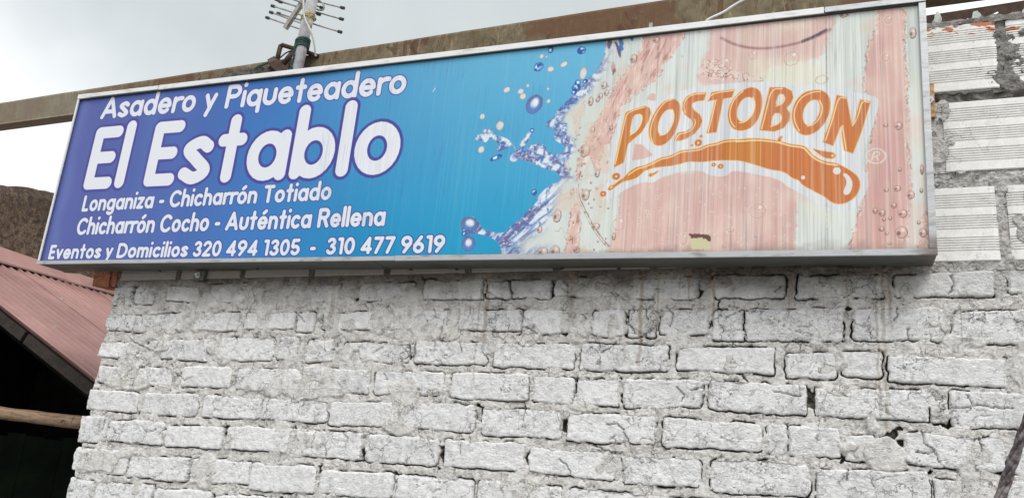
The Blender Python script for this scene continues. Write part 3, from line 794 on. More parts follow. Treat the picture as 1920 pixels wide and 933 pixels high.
# --- blue ground of the left half
stops = [(0.0, (84, 92, 160)), (0.10, (78, 96, 164)), (0.22, (66, 102, 172)), (0.34, (54, 120, 188)), (0.46, (54, 143, 196)), (0.58, (66, 160, 205)), (1.0, (86, 172, 216))]
cc = np.zeros((TW, 3), np.float32); ux = (np.arange(TW) + 0.5) / TW
for ch in range(3): cc[:, ch] = np.interp(ux, [s[0] for s in stops], [s[1][ch] / 255 for s in stops])
IMG[:] = cc[None]
k = sstep(0.25, 0.55, u) * (v - 0.35)
IMG += k[..., None] * np.array([0.20, 0.09, 0.03], np.float32)
IMG -= (sstep(0.30, 0.50, u) * sstep(0.6, 0.0, v))[..., None] * np.array([0.07, 0.0, 0.02], np.float32)
IMG += ((fbm(u * 7, v * 1.5, 3, 70) - 0.5) * 0.05)[..., None]
# --- pale faded ground of the right half
PALE = C255(211, 219, 214)
left_edge = [(1143, 60), (1132, 79), (1135, 94), (1128, 116), (1117, 133), (1106, 146), (1087, 167), (1074, 180), (1059, 193), (1044, 208), (1038, 221), (1024, 229), (1026, 241),
 (1041, 241), (1037, 253), (1040, 262), (1048, 268), (1061, 274), (1055, 288), (1040, 288), (1024, 285), (1022, 273), (1008, 268), (992, 272), (986, 282), (978, 284), (990, 264), (996, 252), (1000, 246), (992, 245), (984, 258), (974, 268), (974, 280), (968, 282), (958, 266),
 (946, 258), (926, 254), (922, 243), (914, 240), (910, 252), (892, 252), (890, 264), (904, 263), (908, 270), (918, 260), (930, 264), (938, 276), (926, 282), (940, 284), (954, 276), (962, 272), (966, 284),
 (958, 290), (955, 300), (962, 305), (978, 298), (990, 304), (1004, 308), (1022, 317), (1040, 321), (1051, 330),
 (1050, 338), (1028, 348), (1014, 362), (1006, 372), (1004, 382), (990, 394), (976, 410), (962, 420), (950, 430), (945, 437), (924, 435), (904, 430), (897, 417), (890, 408), (880, 406), (866, 412), (862, 422), (866, 432), (876, 437), (899, 438), (922, 446), (934, 455), (940, 466), (946, 484)]
EDGE = TP(left_edge)
full = np.concatenate([EDGE, [[TW + 50, -60], [TW + 50, TH + 60]]])
full[0][1] = TH + 60; full[len(EDGE) - 1][1] = -60
full = chaikin(full, 1)
sl_all = (slice(0, TH), slice(int(EDGE[:, 0].min() - 40), int(T(1215, 200)[0])))
dS = seg_dist(full, sl_all, True); inS = inside(full, sl_all); dS = np.where(inS, -dS, dS)
a_full = np.zeros((TH, TW), np.float32); a_full[:, sl_all[1].stop:] = 1; a_full[sl_all] = cov(dS, 0, 1.2)
n1 = fbm(xx / 60, yy / 200, 4, 72)
pale = PALE + ((n1 - 0.5) * 0.10)[..., None] * np.array([1.1, 0.9, 0.7])
cream = fbm(xx / 160, yy / 160, 3, 73)
pale = lerp3(pale, C255(222, 218, 194), sstep(0.5, 0.75, cream) * 0.35)
IMG[:] = IMG * (1 - a_full[..., None]) + pale * a_full[..., None]

# --- pink areas
def pinkish(sl, s=0):
    X = xx[sl]; Y = yy[sl]; n = fbm(X / 40, Y / 60, 4, 80 + s)
    return lerp3(np.broadcast_to(C255(216, 176, 168), X.shape + (3,)).astype(np.float32), C255(222, 188, 176), sstep(0.3, 0.7, n))
def area(pts, s=0, soft=4.0, rough_=10.0, col=None, amt=1.0, k=1, edge=True):
    P = chaikin(TP(pts), k); d, sl = poly_sd(P, 30)
    X = xx[sl]; Y = yy[sl]
    d = d + (fbm(X / 9, Y / 9, 3, 90 + s) - 0.5) * rough_ * 2
    a = cov(d, 0, soft) * amt
    over(pinkish(sl, s) if col is None else col, a, sl)
    if edge:
        e = np.exp(-(d / 2.0) ** 2) * sstep(0.45, 0.62, fbm(X / 6, Y / 6, 2, 95 + s))
        over(C255(150, 105, 92), e * 0.7, sl)
        e = np.exp(-((d + 4) / 2.0) ** 2) * sstep(0.45, 0.62, fbm(X / 6, Y / 6, 2, 96 + s))
        over(C255(236, 230, 208), e * 0.8, sl)
    return d, sl
area([(1210, 62), (1292, 48), (1272, 92), (1245, 118), (1232, 150), (1190, 178), (1160, 205), (1146, 260), (1122, 300), (1118, 325), (1102, 292), (1090, 300), (1084, 345), (1078, 330), (1086, 292), (1104, 250), (1128, 212), (1150, 162), (1180, 128), (1196, 96)], 1)
area([(1080, 375), (1070, 405), (1062, 440), (1058, 484), (1082, 484), (1086, 440), (1088, 400)], 2, 3, 8)
area([(1322, 30), (1330, 60), (1326, 92), (1315, 120), (1304, 150), (1330, 164), (1400, 158), (1436, 152), (1432, 130), (1480, 120), (1548, 108), (1556, 60), (1570, 20), (1450, 20)], 3, 14, 12, None, 0.85, 1, False)
over(C255(228, 222, 196), 0.6 * cov(poly_sd(chaikin(TP([(1395, 105), (1540, 112), (1550, 160), (1440, 168), (1400, 140)]), 2), 40)[0], 0, 34), poly_sd(chaikin(TP([(1395, 105), (1540, 112), (1550, 160), (1440, 168), (1400, 140)]), 2), 40)[1])
area([(1440, 28), (1480, 30), (1530, 34), (1500, 55), (1450, 52)], 4, 30, 20, C255(226, 216, 190), 0.8, 2, False)
area([(1160, 350), (1200, 340), (1300, 318), (1380, 318), (1461, 332), (1492, 352), (1494, 400), (1488, 500), (1140, 500), (1136, 470), (1150, 440), (1160, 400)], 5, 10, 7, None, 0.96, 1, False)
area([(1650, 0), (1642, 40), (1640, 74), (1626, 80), (1622, 130), (1620, 175), (1645, 205), (1632, 260), (1622, 320), (1618, 380), (1602, 420), (1594, 465), (1570, 500), (1690, 500), (1700, 440), (1708, 360), (1704, 300), (1700, 235), (1702, 160), (1698, 90), (1694, 0)], 6, 3, 9)
tn = fbm(xx / 110, yy / 90, 4, 78)
over(C255(226, 196, 184), (sstep(0.52, 0.72, tn) * 0.55 * a_full * sstep(T(1100, 300)[0], T(1250, 300)[0], xx)).astype(np.float32))
area([(1728, 400), (1732, 430), (1722, 455), (1716, 500), (1742, 500), (1742, 390)], 7, 3, 7)
over_deep, sl_ = poly_sd(chaikin(TP([(1650, 200), (1695, 200), (1700, 300), (1690, 470), (1610, 480), (1630, 330)]), 2), 60)
over(C255(202, 150, 144), 0.5 * cov(over_deep, 0, 50), sl_)
# ripples inside the pink stream
def ripple(pts, dirv, s, amt=0.55):
    d, sl = poly_sd(chaikin(TP(pts), 1), 5); X = xx[sl]; Y = yy[sl]
    a, b = dirv; n = fbm((X * a + Y * b) / 30, (X * b - Y * a) / 6, 3, 100 + s)
    m_ = cov(d, -2, 6)
    over(C255(168, 116, 106), m_ * sstep(0.60, 0.72, n) * amt, sl)
    over(C255(240, 220, 208), m_ * sstep(0.42, 0.32, n) * amt, sl)
ripple([(1210, 66), (1280, 60), (1240, 140), (1180, 175), (1140, 262), (1095, 300), (1130, 212), (1180, 128)], (0.35, 0.93), 1)
ripple([(1094, 292), (1110, 290), (1088, 345), (1080, 335)], (0.2, 0.98), 2, 0.8)
ripple([(1080, 380), (1062, 440), (1060, 484), (1080, 484), (1088, 400)], (0.2, 0.98), 3, 0.8)
# tangle of lines above the lettering
d, sl_ = poly_sd(chaikin(TP([(1312, 118), (1340, 108), (1360, 128), (1400, 138), (1436, 148), (1430, 156), (1380, 150), (1330, 150), (1308, 140)]), 1), 10)
X = xx[sl_]; Y = yy[sl_]; n = np.abs(fbm(X / 14, Y / 9, 3, 110) - 0.5)
over(C255(110, 74, 78), cov(d, 0, 8) * sstep(0.035, 0.012, n) * 0.8, sl_)
over(C255(240, 226, 212), cov(d, 0, 8) * sstep(0.07, 0.11, n) * 0.4, sl_)
def stroke(pts, w_, col, amt=1.0, k=2, soft=1.2, wob=0.0):
    P = chaikin(TP(pts), k, False); sl = win(P, w_ + 6); d = seg_dist(P, sl)
    if wob: d = d + (fbm(xx[sl] / 8, yy[sl] / 8, 2, 120) - 0.5) * wob
    over(col, cov(d, w_ / 2, soft) * amt, sl)
# dark curved lip line and other long thin marks
stroke([(1352, 72), (1375, 84), (1410, 92), (1450, 91), (1495, 82), (1530, 70), (1556, 56)], 7, C255(150, 105, 108), 0.75, 2, 6)
stroke([(1505, 78), (1528, 68), (1548, 57)], 8, C255(84, 72, 84), 0.85, 1, 4, 3)
stroke([(1084, 345), (1086, 372), (1098, 395), (1112, 424), (1128, 446), (1142, 462)], 2.2, C255(140, 110, 90), 0.9, 1, 1.2, 2)
stroke([(1080, 352), (1083, 374), (1095, 398), (1108, 425), (1124, 448), (1136, 462)], 1.5, C255(176, 130, 110), 0.8, 1, 1.2, 2)

# --- splash edge: mottled blue, violet and white
X = xx[sl_all]; Y = yy[sl_all]
bx, by = T(1000, 470)
fan = sstep(T(1000, 325)[1], T(1000, 350)[1], Y)
dx_, dy_ = 0.72, 0.69
nA = fbm(X / 26, Y / 26, 4, 130)
nB = fbm((X * dx_ + Y * dy_) / 80, (X * dy_ - Y * dx_) / 17, 4, 131)
nn = nA * (1 - fan) + nB * fan
nn = np.abs((nn - 0.5)) * 2
colm = lerp3(np.broadcast_to(C255(98, 104, 156), X.shape + (3,)).astype(np.float32), C255(128, 162, 212), sstep(0.03, 0.14, nn))
colm = lerp3(colm, C255(220, 228, 236), sstep(0.16, 0.40, nn))
vio = sstep(0.52, 0.60, fbm(X / 30, Y / 30, 3, 133))
colm = lerp3(colm, C255(120, 102, 138), vio * sstep(0.20, 0.05, nn) * 0.8)
bandw = 28 + 34 * fan + 18 * (fbm(X / 60, Y / 60, 2, 134) - 0.5)
deep = sstep(-bandw * 1.6, -bandw * 0.6, dS)
thin = (X < T(1058, 300)[0]) * 1.0
mask = np.maximum(deep, thin * (1 - fan) * (Y < T(1000, 236)[1]) ) * cov(dS, 0, 1.5)
mask *= sstep(T(1150, 470)[0], T(1060, 470)[0], X) * (1 - fan) + fan * sstep(T(1062, 400)[0], T(1020, 400)[0], X)
mask = np.where(Y > T(1130, 110)[1], mask * 0.9, mask)
colm = lerp3(colm, C255(70, 110, 186), sstep(0.62, 0.70, fbm(X / 12 + 9, Y / 20, 4, 136)) * 0.8)
wl = np.abs(fbm(X / 20 + 3, Y / 14, 3, 137) - 0.5); colm = lerp3(colm, C255(240, 244, 247), sstep(0.035, 0.01, wl) * 0.8)
over(colm, mask.astype(np.float32), sl_all)
over(C255(64, 84, 160), np.exp(-((dS + 1.5) / 1.8) ** 2) * 0.55 * sstep(0.4, 0.6, fbm(X / 12, Y / 12, 2, 135)), sl_all)
for (P_, c_) in (([(1150, 74), (1156, 96), (1166, 112), (1160, 84)], (92, 78, 112)), ([(1166, 70), (1170, 86), (1164, 100), (1158, 76)], (60, 110, 190)), ([(1176, 70), (1184, 78), (1190, 72)], (70, 120, 195)),
                 ([(1136, 76), (1148, 74), (1142, 96)], (104, 92, 128)), ([(1148, 112), (1154, 124), (1150, 142), (1145, 128)], (196, 156, 160)), ([(1150, 128), (1154, 132), (1148, 142)], (120, 84, 84))):
    area(P_, 11, 3, 5, C255(*c_), 0.9, 1, False)
# vertical streaks on the faded half
strk = fbm(xx / 3.2, yy / 260, 3, 140); strk2 = fbm(xx / 9, yy / 400, 3, 141)
zone = a_full * sstep(T(1060, 300)[0], T(1190, 300)[0], xx)
zone2 = np.maximum(zone, 0.20 * sstep(T(480, 300)[0], T(900, 300)[0], xx))
IMG += (zone * (strk - 0.5) * 0.15)[..., None] * np.array([1, 1, 1.02], np.float32)

# --- free drops
def drop(px, py, rx, ry, ang=0.0, kind='pale'):
    c = T(px, py); sx = TS * abs((at(px + 1, py, -0.146) - at(px, py, -0.146)) @ SU); sy = TS * abs((at(px, py - 1, -0.146) - at(px, py, -0.146)) @ SV)
    rx *= sx; ry *= sy; pad = max(rx, ry) + 4
    sl = (slice(int(max(0, c[1] - pad)), int(min(TH, c[1] + pad))), slice(int(max(0, c[0] - pad)), int(min(TW, c[0] + pad))))
    X = xx[sl] - c[0]; Y = yy[sl] - c[1]; ca, sa = math.cos(ang), math.sin(ang)
    a = (X * ca + Y * sa) / rx; b = (-X * sa + Y * ca) / ry; r = np.hypot(a, b) * (1 + 0.16 * (fbm(X / 7 + px, Y / 7 + py, 2, 150) - 0.5)); m_ = min(rx, ry)
    A = np.clip((1 - r) * m_ + 0.5, 0, 1)
    ring = np.clip((r - (1 - 2.4 / m_)) * m_ / 1.2, 0, 1) * A
    if kind == 'pale':
        over(C255(214, 216, 208), A, sl); over(C255(226, 180, 176), A * sstep(0.55, 0.7, fbm(X / 6, Y / 6, 2, 151)) * 0.6, sl); over(C255(96, 126, 160), ring * 0.7, sl)
    elif kind == 'blue':
        n = fbm(X / 7 + px, Y / 7, 3, 152); base = lerp3(np.broadcast_to(C255(44, 92, 168), X.shape + (3,)).astype(np.float32), C255(110, 170, 220), sstep(0.4, 0.65, n))
        base = lerp3(base, C255(230, 238, 244), sstep(0.62, 0.35, np.hypot(a + 0.1, b - 0.15)) * sstep(0.35, 0.6, n))
        over(base, A, sl); over(C255(52, 66, 130), ring * 0.85, sl)
    elif kind == 'big':
        base = lerp3(np.broadcast_to(C255(96, 116, 170), X.shape + (3,)).astype(np.float32), C255(225, 232, 240), sstep(0.75, 0.35, np.hypot(a * 1.15, b - 0.12)))
        base = lerp3(base, C255(80, 130, 200), sstep(0.1, -0.6, b) * 0.7)
        over(base, A, sl); over(C255(98, 84, 128), ring * 0.75, sl)
    elif kind == 'brown':
        over(C255(204, 164, 152), A * 0.5, sl); over(C255(128, 92, 84), ring * (0.25 + 0.65 * sstep(-0.3, 0.5, a - b)), sl)
        over(C255(238, 228, 214), A * sstep(0.42, 0.2, np.hypot(a - 0.25, b - 0.3)) * 0.8, sl); over(C255(96, 70, 66), A * sstep(0.4, 0.25, np.hypot(a + 0.45, b + 0.2)) * 0.6, sl)
    elif kind == 'ghost':
        over(C255(236, 220, 206), ring * 0.7, sl); over(C255(176, 128, 120), np.clip((r - (1 - 4.6 / m_)) * m_ / 1.2, 0, 1) * (1 - ring) * A * 0.45, sl)
        over(C255(242, 232, 220), A * sstep(0.30, 0.12, np.hypot(a - 0.3, b - 0.45)) * 0.8, sl)
    elif kind == 'orange':
        over(C255(208, 122, 62), A, sl); over(C255(244, 214, 160), np.clip((r - (1 - 1.6 / m_)) * m_ / 1.2, 0, 1) * A * 0.8, sl)
        over(C255(246, 232, 210), A * sstep(0.30, 0.20, np.hypot(a, b)), sl)
for q in ((1015, 106, 4, 5), (1024, 107, 2.5, 2.5), (1032, 130, 6.5, 5.5), (1057, 121, 8, 5, 0.5), (950, 169, 7, 5.5, 0.4), (976, 172, 6, 5.5), (980, 181, 6, 6.5), (989, 161, 3.5, 3.5), (1027, 167, 3, 3),
          (1028, 190, 4, 4.5), (904, 219, 5, 6), (937, 236, 7.5, 9), (909, 246, 3.5, 4.5), (902, 281, 6, 7), (1093, 138, 7, 12, -0.1)):
    drop(q[0], q[1], q[2], q[3], q[4] if len(q) > 4 else 0.0)
for q in ((1032, 94, 5, 6), (1090, 95, 8, 7), (1009, 126, 9, 8, 0.5), (930, 296, 11, 4.5, 0.35), (1001, 361, 5, 6), (1083, 156, 6, 6), (1080, 165, 8, 7), (1097, 153, 5, 4), (1076, 173, 5, 5), (997, 245, 4, 4), (873, 438, 8, 6), (903, 446, 0.1, 0.1)):
    drop(q[0], q[1], q[2], q[3], q[4] if len(q) > 4 else 0.0, 'blue')
drop(1001, 196, 15, 18, -0.35, 'big'); drop(878, 457, 12, 14, 0.1, 'big'); drop(880, 420, 17, 13, -0.3, 'big')
for (px, py, rx, ry) in ((1096, 282, 10, 12), (1119, 325, 5, 8), (1072, 361, 4, 6), (1097, 365, 8, 11), (1044, 404, 8, 13), (1107, 190, 5, 9), (1136, 174, 5, 6), (1132, 160, 6, 7), (1125, 180, 5, 6), (1120, 187, 4, 5), (1187, 110, 7, 8), (1040, 470, 9, 11), (1017, 472, 10, 10),
                         (1080, 468, 7, 6), (1011, 430, 5, 7), (1110, 243, 5, 6), (1150, 443, 4, 7), (1116, 424, 8, 7), (1145, 240, 4, 5), (1230, 75, 7, 6), (1676, 358, 0.1, 0.1), (1707, 365, 8, 8), (1692, 400, 9, 8), (1640, 395, 5, 6), (1653, 399, 7, 7), (1675, 385, 6, 5.5), (1657, 411, 4, 4), (1668, 409, 4, 4), (1652, 429, 6, 5),
                         (1690, 435, 12, 12), (1662, 437, 4, 4), (1682, 353, 7, 6), (1661, 356, 5, 4), (1727, 357, 3.5, 5), (1730, 436, 8, 9), (1728, 318, 3.5, 10), (1667, 456, 4, 3), (1686, 318, 4, 4), (1722, 417, 4, 4), (1660, 235, 5, 4), (1684, 236, 8, 8), (1705, 70, 0.1, 0.1), (1711, 62, 7, 11)):
    drop(px, py, rx, ry, 0, 'brown')
for (px, py, rx, ry) in ((1484, 110, 16, 15), (1411, 104, 10, 10), (1358, 120, 14, 13), (1420, 396, 17, 16), (1160, 420, 13, 14), (1370, 431, 8, 7), (1540, 150, 14, 9), (1665, 38, 9, 9), (1660, 108, 10, 9), (1586, 28, 8, 6), (1310, 468, 0.1, 0.1), (1417, 444, 6, 5), (1281, 448, 9, 13), (1357, 462, 6, 6), (1312, 59, 4, 6), (1279, 106, 3, 4)):
    drop(px, py, rx, ry, 0, 'ghost')
for _ in range(120):
    px = random.uniform(1175, 1480); py = random.uniform(345, 465); drop(px, py, random.uniform(1, 3), random.uniform(1.5, 3.5), 0, 'ghost')
for _ in range(40):
    px = random.uniform(1062, 1140); py = random.uniform(250, 470); drop(px, py, random.uniform(1, 2.6), random.uniform(1.5, 3.5), 0, 'brown')
drop(1581, 28, 8, 6, 0, 'brown'); over(C255(220, 165, 155), np.zeros((TH, TW), np.float32))

X = xx[sl_all]; Y = yy[sl_all]
zn = (X > T(1050, 300)[0]) * sstep(-18, -60, dS) * sstep(T(1185, 300)[0] , T(1150, 300)[0], X)
ln_ = np.abs(fbm(X / 26 + 5, Y / 40, 4, 155) - 0.5)
over(C255(176, 138, 120), (zn * sstep(0.016, 0.006, ln_) * sstep(0.45, 0.6, fbm(X / 40, Y / 40, 2, 156)) * 0.75).astype(np.float32), sl_all)
over(C255(222, 196, 176), (zn * sstep(0.55, 0.68, fbm(X / 45, Y / 80, 4, 157)) * 0.6).astype(np.float32), sl_all)
# --- white cloud behind the lettering
blobp = [(1150, 330), (1140, 300), (1161, 208), (1200, 192), (1240, 182), (1286, 167), (1346, 158), (1400, 155), (1436, 153), (1472, 155), (1491, 163), (1519, 160), (1547, 160), (1586, 172), (1622, 176), (1645, 183), (1649, 196), (1631, 252), (1611, 308), (1625, 325), (1628, 347), (1619, 372),
         (1603, 389), (1580, 400), (1540, 388), (1500, 362), (1475, 350), (1461, 336), (1408, 325), (1373, 319), (1364, 329), (1352, 332), (1326, 328), (1316, 320), (1287, 319), (1259, 326), (1238, 333), (1223, 344), (1205, 340), (1169, 356), (1145, 375), (1128, 372), (1130, 350)]
P = chaikin(TP(blobp), 2); d, sl_ = poly_sd(P, 20)
base = C255(216, 220, 224) + ((strk[sl_] - 0.5) * 0.22 + (strk2[sl_] - 0.5) * 0.06)[..., None] * np.array([1.0, 0.95, 0.85], np.float32)
over(base, cov(d, 0, 1.5), sl_)
area([(1190, 270), (1203, 271), (1225, 291), (1205, 298), (1184, 301)], 8, 1.5, 0, C255(218, 176, 166), 0.9, 0, False)
area([(1212, 182), (1220, 175), (1229, 178), (1228, 190), (1212, 186)], 9, 2, 4, C255(222, 180, 166), 0.9, 0, False)

# --- lettering of the drink's name
ORG = C255(207, 120, 66); CRM = C255(248, 222, 160)
A1 = lambda pts: [(1120 + x / 3.886, 150 + y / 3.886) for x, y in pts]
A2 = lambda pts: [(1380 + x / 3.59, 130 + y / 3.59) for x, y in pts]
def letter(outer, holes=(), k=1):
    P = chaikin(TP(outer), k) if k else TP(outer)
    d, sl = poly_sd(P, 10)
    for h_ in holes:
        Q = chaikin(TP(h_), k); dh = seg_dist(Q, sl, True); dh = np.where(inside(Q, sl), -dh, dh); d = np.maximum(d, -dh)
    X = xx[sl]; n = strk[sl]
    over(C255(236, 196, 128), cov(d, 2.0, 1.4), sl)
    ora = ORG + ((n - 0.5) * 0.16)[..., None] * np.array([1.0, 0.8, 0.6], np.float32) + (sstep(0.45, 0.7, fbm(X / 160, yy[sl] / 160, 2, 160)) * 0.05)[..., None] * np.array([0.2, 0.6, -0.8], np.float32)
    over(ora, cov(d, 0, 1.4), sl)
def dense(pts): # keep corners: repeat corner points
    out = []
    for i, p in enumerate(pts):
        a = np.array(pts[i - 1]); b = np.array(p); c = np.array(pts[(i + 1) % len(pts)])
        out += [tuple(b + (a - b) * 0.12), tuple(b), tuple(b + (c - b) * 0.12)]
    return out
letter(A1(dense([(205, 235), (345, 190), (378, 205), (386, 240), (370, 300), (318, 382), (220, 465), (190, 600), (118, 636)])), [A1([(260, 256), (300, 246), (322, 252), (332, 275), (315, 335), (270, 388), (231, 404), (240, 330)])])
letter(A1([(530, 140), (575, 145), (602, 185), (603, 250), (585, 330), (548, 410), (500, 462), (450, 481), (402, 466), (376, 415), (373, 350), (395, 280), (430, 215), (480, 160)]), [A1([(515, 212), (548, 214), (562, 250), (552, 310), (520, 375), (478, 408), (445, 398), (434, 360), (445, 295), (480, 235)])])
letter(A1(dense([(792, 95), (775, 150), (725, 155), (690, 170), (684, 192), (705, 225), (745, 255), (762, 298), (745, 345), (705, 392), (650, 425), (600, 443), (558, 441), (585, 385), (640, 378), (680, 355), (698, 325), (685, 292), (640, 255), (619, 215), (624, 165), (650, 122), (705, 98)])))
letter(A1(dense([(832, 92), (998, 72), (978, 128), (915, 138), (895, 240), (866, 382), (795, 389), (822, 290), (858, 145), (800, 156)])), (), 1)
letter([(1398, 167), (1411, 164), (1424, 170), (1429, 186), (1427, 208), (1418, 230), (1403, 243), (1386, 246), (1373, 241), (1366, 229), (1364, 212), (1370, 194), (1382, 177)], [[(1399, 182), (1410, 183), (1416, 194), (1413, 212), (1401, 227), (1388, 230), (1381, 222), (1381, 206), (1388, 190)]])
letter(A2(dense([(226, 124), (325, 124), (372, 148), (383, 190), (368, 228), (338, 262), (360, 300), (355, 348), (318, 396), (258, 419), (158, 411)])), [A2([(282, 168), (308, 166), (327, 190), (315, 222), (290, 242), (260, 246)]), A2([(250, 296), (285, 294), (306, 318), (300, 350), (268, 380), (228, 384)])])
letter(A2([(520, 142), (570, 142), (612, 165), (634, 215), (628, 290), (600, 355), (550, 415), (485, 446), (430, 437), (388, 385), (374, 315), (388, 240), (425, 185), (465, 155)]), [A2([(520, 204), (550, 206), (568, 245), (562, 300), (532, 355), (490, 384), (458, 370), (444, 325), (452, 270), (482, 222)])])
letter(A2(dense([(678, 175), (742, 192), (778, 382), (800, 345), (836, 205), (902, 220), (850, 400), (785, 566), (728, 545), (712, 440), (714, 375), (700, 390), (652, 515), (585, 490), (642, 330)])), (), 0)
for pts in (A1([(128, 612), (165, 450), (200, 290), (214, 242), (280, 215), (345, 197)]), A1([(236, 402), (285, 372), (318, 315), (326, 265), (305, 249)]), A1([(403, 462), (382, 400), (392, 320), (430, 235), (490, 160), (540, 143)]),
            A1([(452, 404), (500, 395), (540, 340), (560, 270), (545, 215)]), A1([(638, 238), (626, 190), (650, 130), (705, 104), (780, 102)]), A1([(706, 286), (716, 318), (690, 362), (640, 388), (592, 394), (568, 436)]), A1([(804, 150), (832, 100), (990, 79)]),
            A1([(864, 148), (838, 260), (806, 380)]), A1([(1000, 345), (966, 300), (962, 225), (995, 140), (1060, 84)]), A2([(20, 362), (60, 358), (110, 310), (130, 240), (112, 190)]), A2([(172, 402), (205, 270), (238, 134), (310, 132)]),
            A2([(315, 172), (330, 200), (310, 236), (268, 250)]), A2([(288, 298), (308, 325), (290, 368), (232, 386)]), A2([(425, 416), (390, 350), (392, 262), (440, 185), (520, 152), (565, 152)]), A2([(480, 384), (530, 370), (575, 310), (582, 250), (560, 210)]),
            A2([(600, 482), (655, 320), (688, 186), (738, 197)]), A2([(782, 382), (818, 330), (845, 212), (892, 224)]), A2([(716, 380), (726, 450), (740, 542)])):
    stroke(pts, 3.2, CRM, 0.95, 2)
sw = A1([(75, 790), (95, 768), (115, 768), (150, 738), (195, 708), (232, 668), (280, 636), (340, 626), (400, 600), (460, 566), (530, 555), (600, 515), (680, 508), (750, 498), (800, 470), (860, 464), (920, 438), (1000, 434)]) + \
     A2([(0, 478), (60, 470), (120, 466), (200, 472), (280, 482), (370, 508), (460, 516), (490, 550), (520, 585), (590, 622), (680, 634), (720, 656), (785, 692), (828, 735), (834, 790), (812, 845), (765, 888), (700, 910), (640, 895), (600, 858), (540, 828), (440, 775), (425, 745), (380, 735), (325, 687), (230, 676), (150, 650), (60, 622), (0, 612)]) + \
     A1([(960, 585), (860, 585), (760, 598), (660, 592), (600, 610), (540, 625), (420, 635), (340, 660), (290, 710), (240, 728), (190, 735), (130, 775), (95, 803), (78, 802)])
letter(sw, [A1([(92, 776), (108, 770), (112, 778), (96, 792), (86, 790)])], 2)
stroke(A1([(225, 692), (290, 645), (345, 636), (410, 606), (465, 575), (535, 564), (605, 524), (690, 518), (755, 508), (805, 480), (865, 474), (925, 450), (1000, 446), (1085, 446)]), 3.6, CRM, 0.95)
stroke(A2([(0, 488), (130, 478), (210, 484), (290, 494), (365, 518), (455, 526), (485, 562), (515, 596), (590, 634), (680, 646)]), 4.2, CRM, 0.95)
WH = C255(222, 222, 220)
def hole(pts, k=2):
    d, sl = poly_sd(chaikin(TP(pts), k), 6); over(WH, cov(d, 0, 1.4), sl)
def ring_pts(cx_, cy_, rx, ry, n=14): return [(cx_ + rx * math.cos(i * 2 * math.pi / n), cy_ + ry * math.sin(i * 2 * math.pi / n)) for i in range(n)]
hole(A2(ring_pts(450, 729, 14, 14))); hole(A2(ring_pts(678, 684, 27, 25)))
hole(A2([(722, 698), (750, 705), (780, 745), (785, 785), (765, 838), (740, 848), (722, 838), (724, 810), (742, 775), (738, 735), (718, 712)]))
letter(A2([(512, 532), (550, 546), (600, 555), (650, 560), (670, 578), (662, 598), (620, 602), (580, 588), (545, 560)]), [A2(ring_pts(648, 582, 9, 9))])
letter(A2([(275, 485), (290, 460), (298, 450), (312, 452), (308, 464), (300, 468), (306, 488)]))
for (x, y, rx, ry) in ((135, 702, 30, 26), (40, 829, 25, 22), (734, 458, 28, 28), (686, 478, 12, 11), (754, 411, 13, 12), (845, 618, 18, 15), (897, 630, 23, 20)):
    drop(1120 + x / 3.886, 150 + y / 3.886, rx / 3.886, ry / 3.886, 0, 'orange')
letter(A1([(372, 690), (385, 680), (405, 680), (450, 658), (425, 680), (400, 700), (380, 706)]))
# registered mark
stroke([(1380 + x / 3.59, 130 + y / 3.59) for x, y in ring_pts(940, 584, 66, 50, 20) + ring_pts(940, 584, 66, 50, 20)[:1]], 3.6, C255(226, 214, 204), 0.95, 1)
stroke(A2([(912, 614), (925, 560), (955, 554), (966, 566), (958, 582), (930, 588)]), 4.0, C255(226, 214, 204), 0.95, 1); stroke(A2([(940, 588), (960, 612)]), 4.0, C255(226, 214, 204), 0.95, 0)

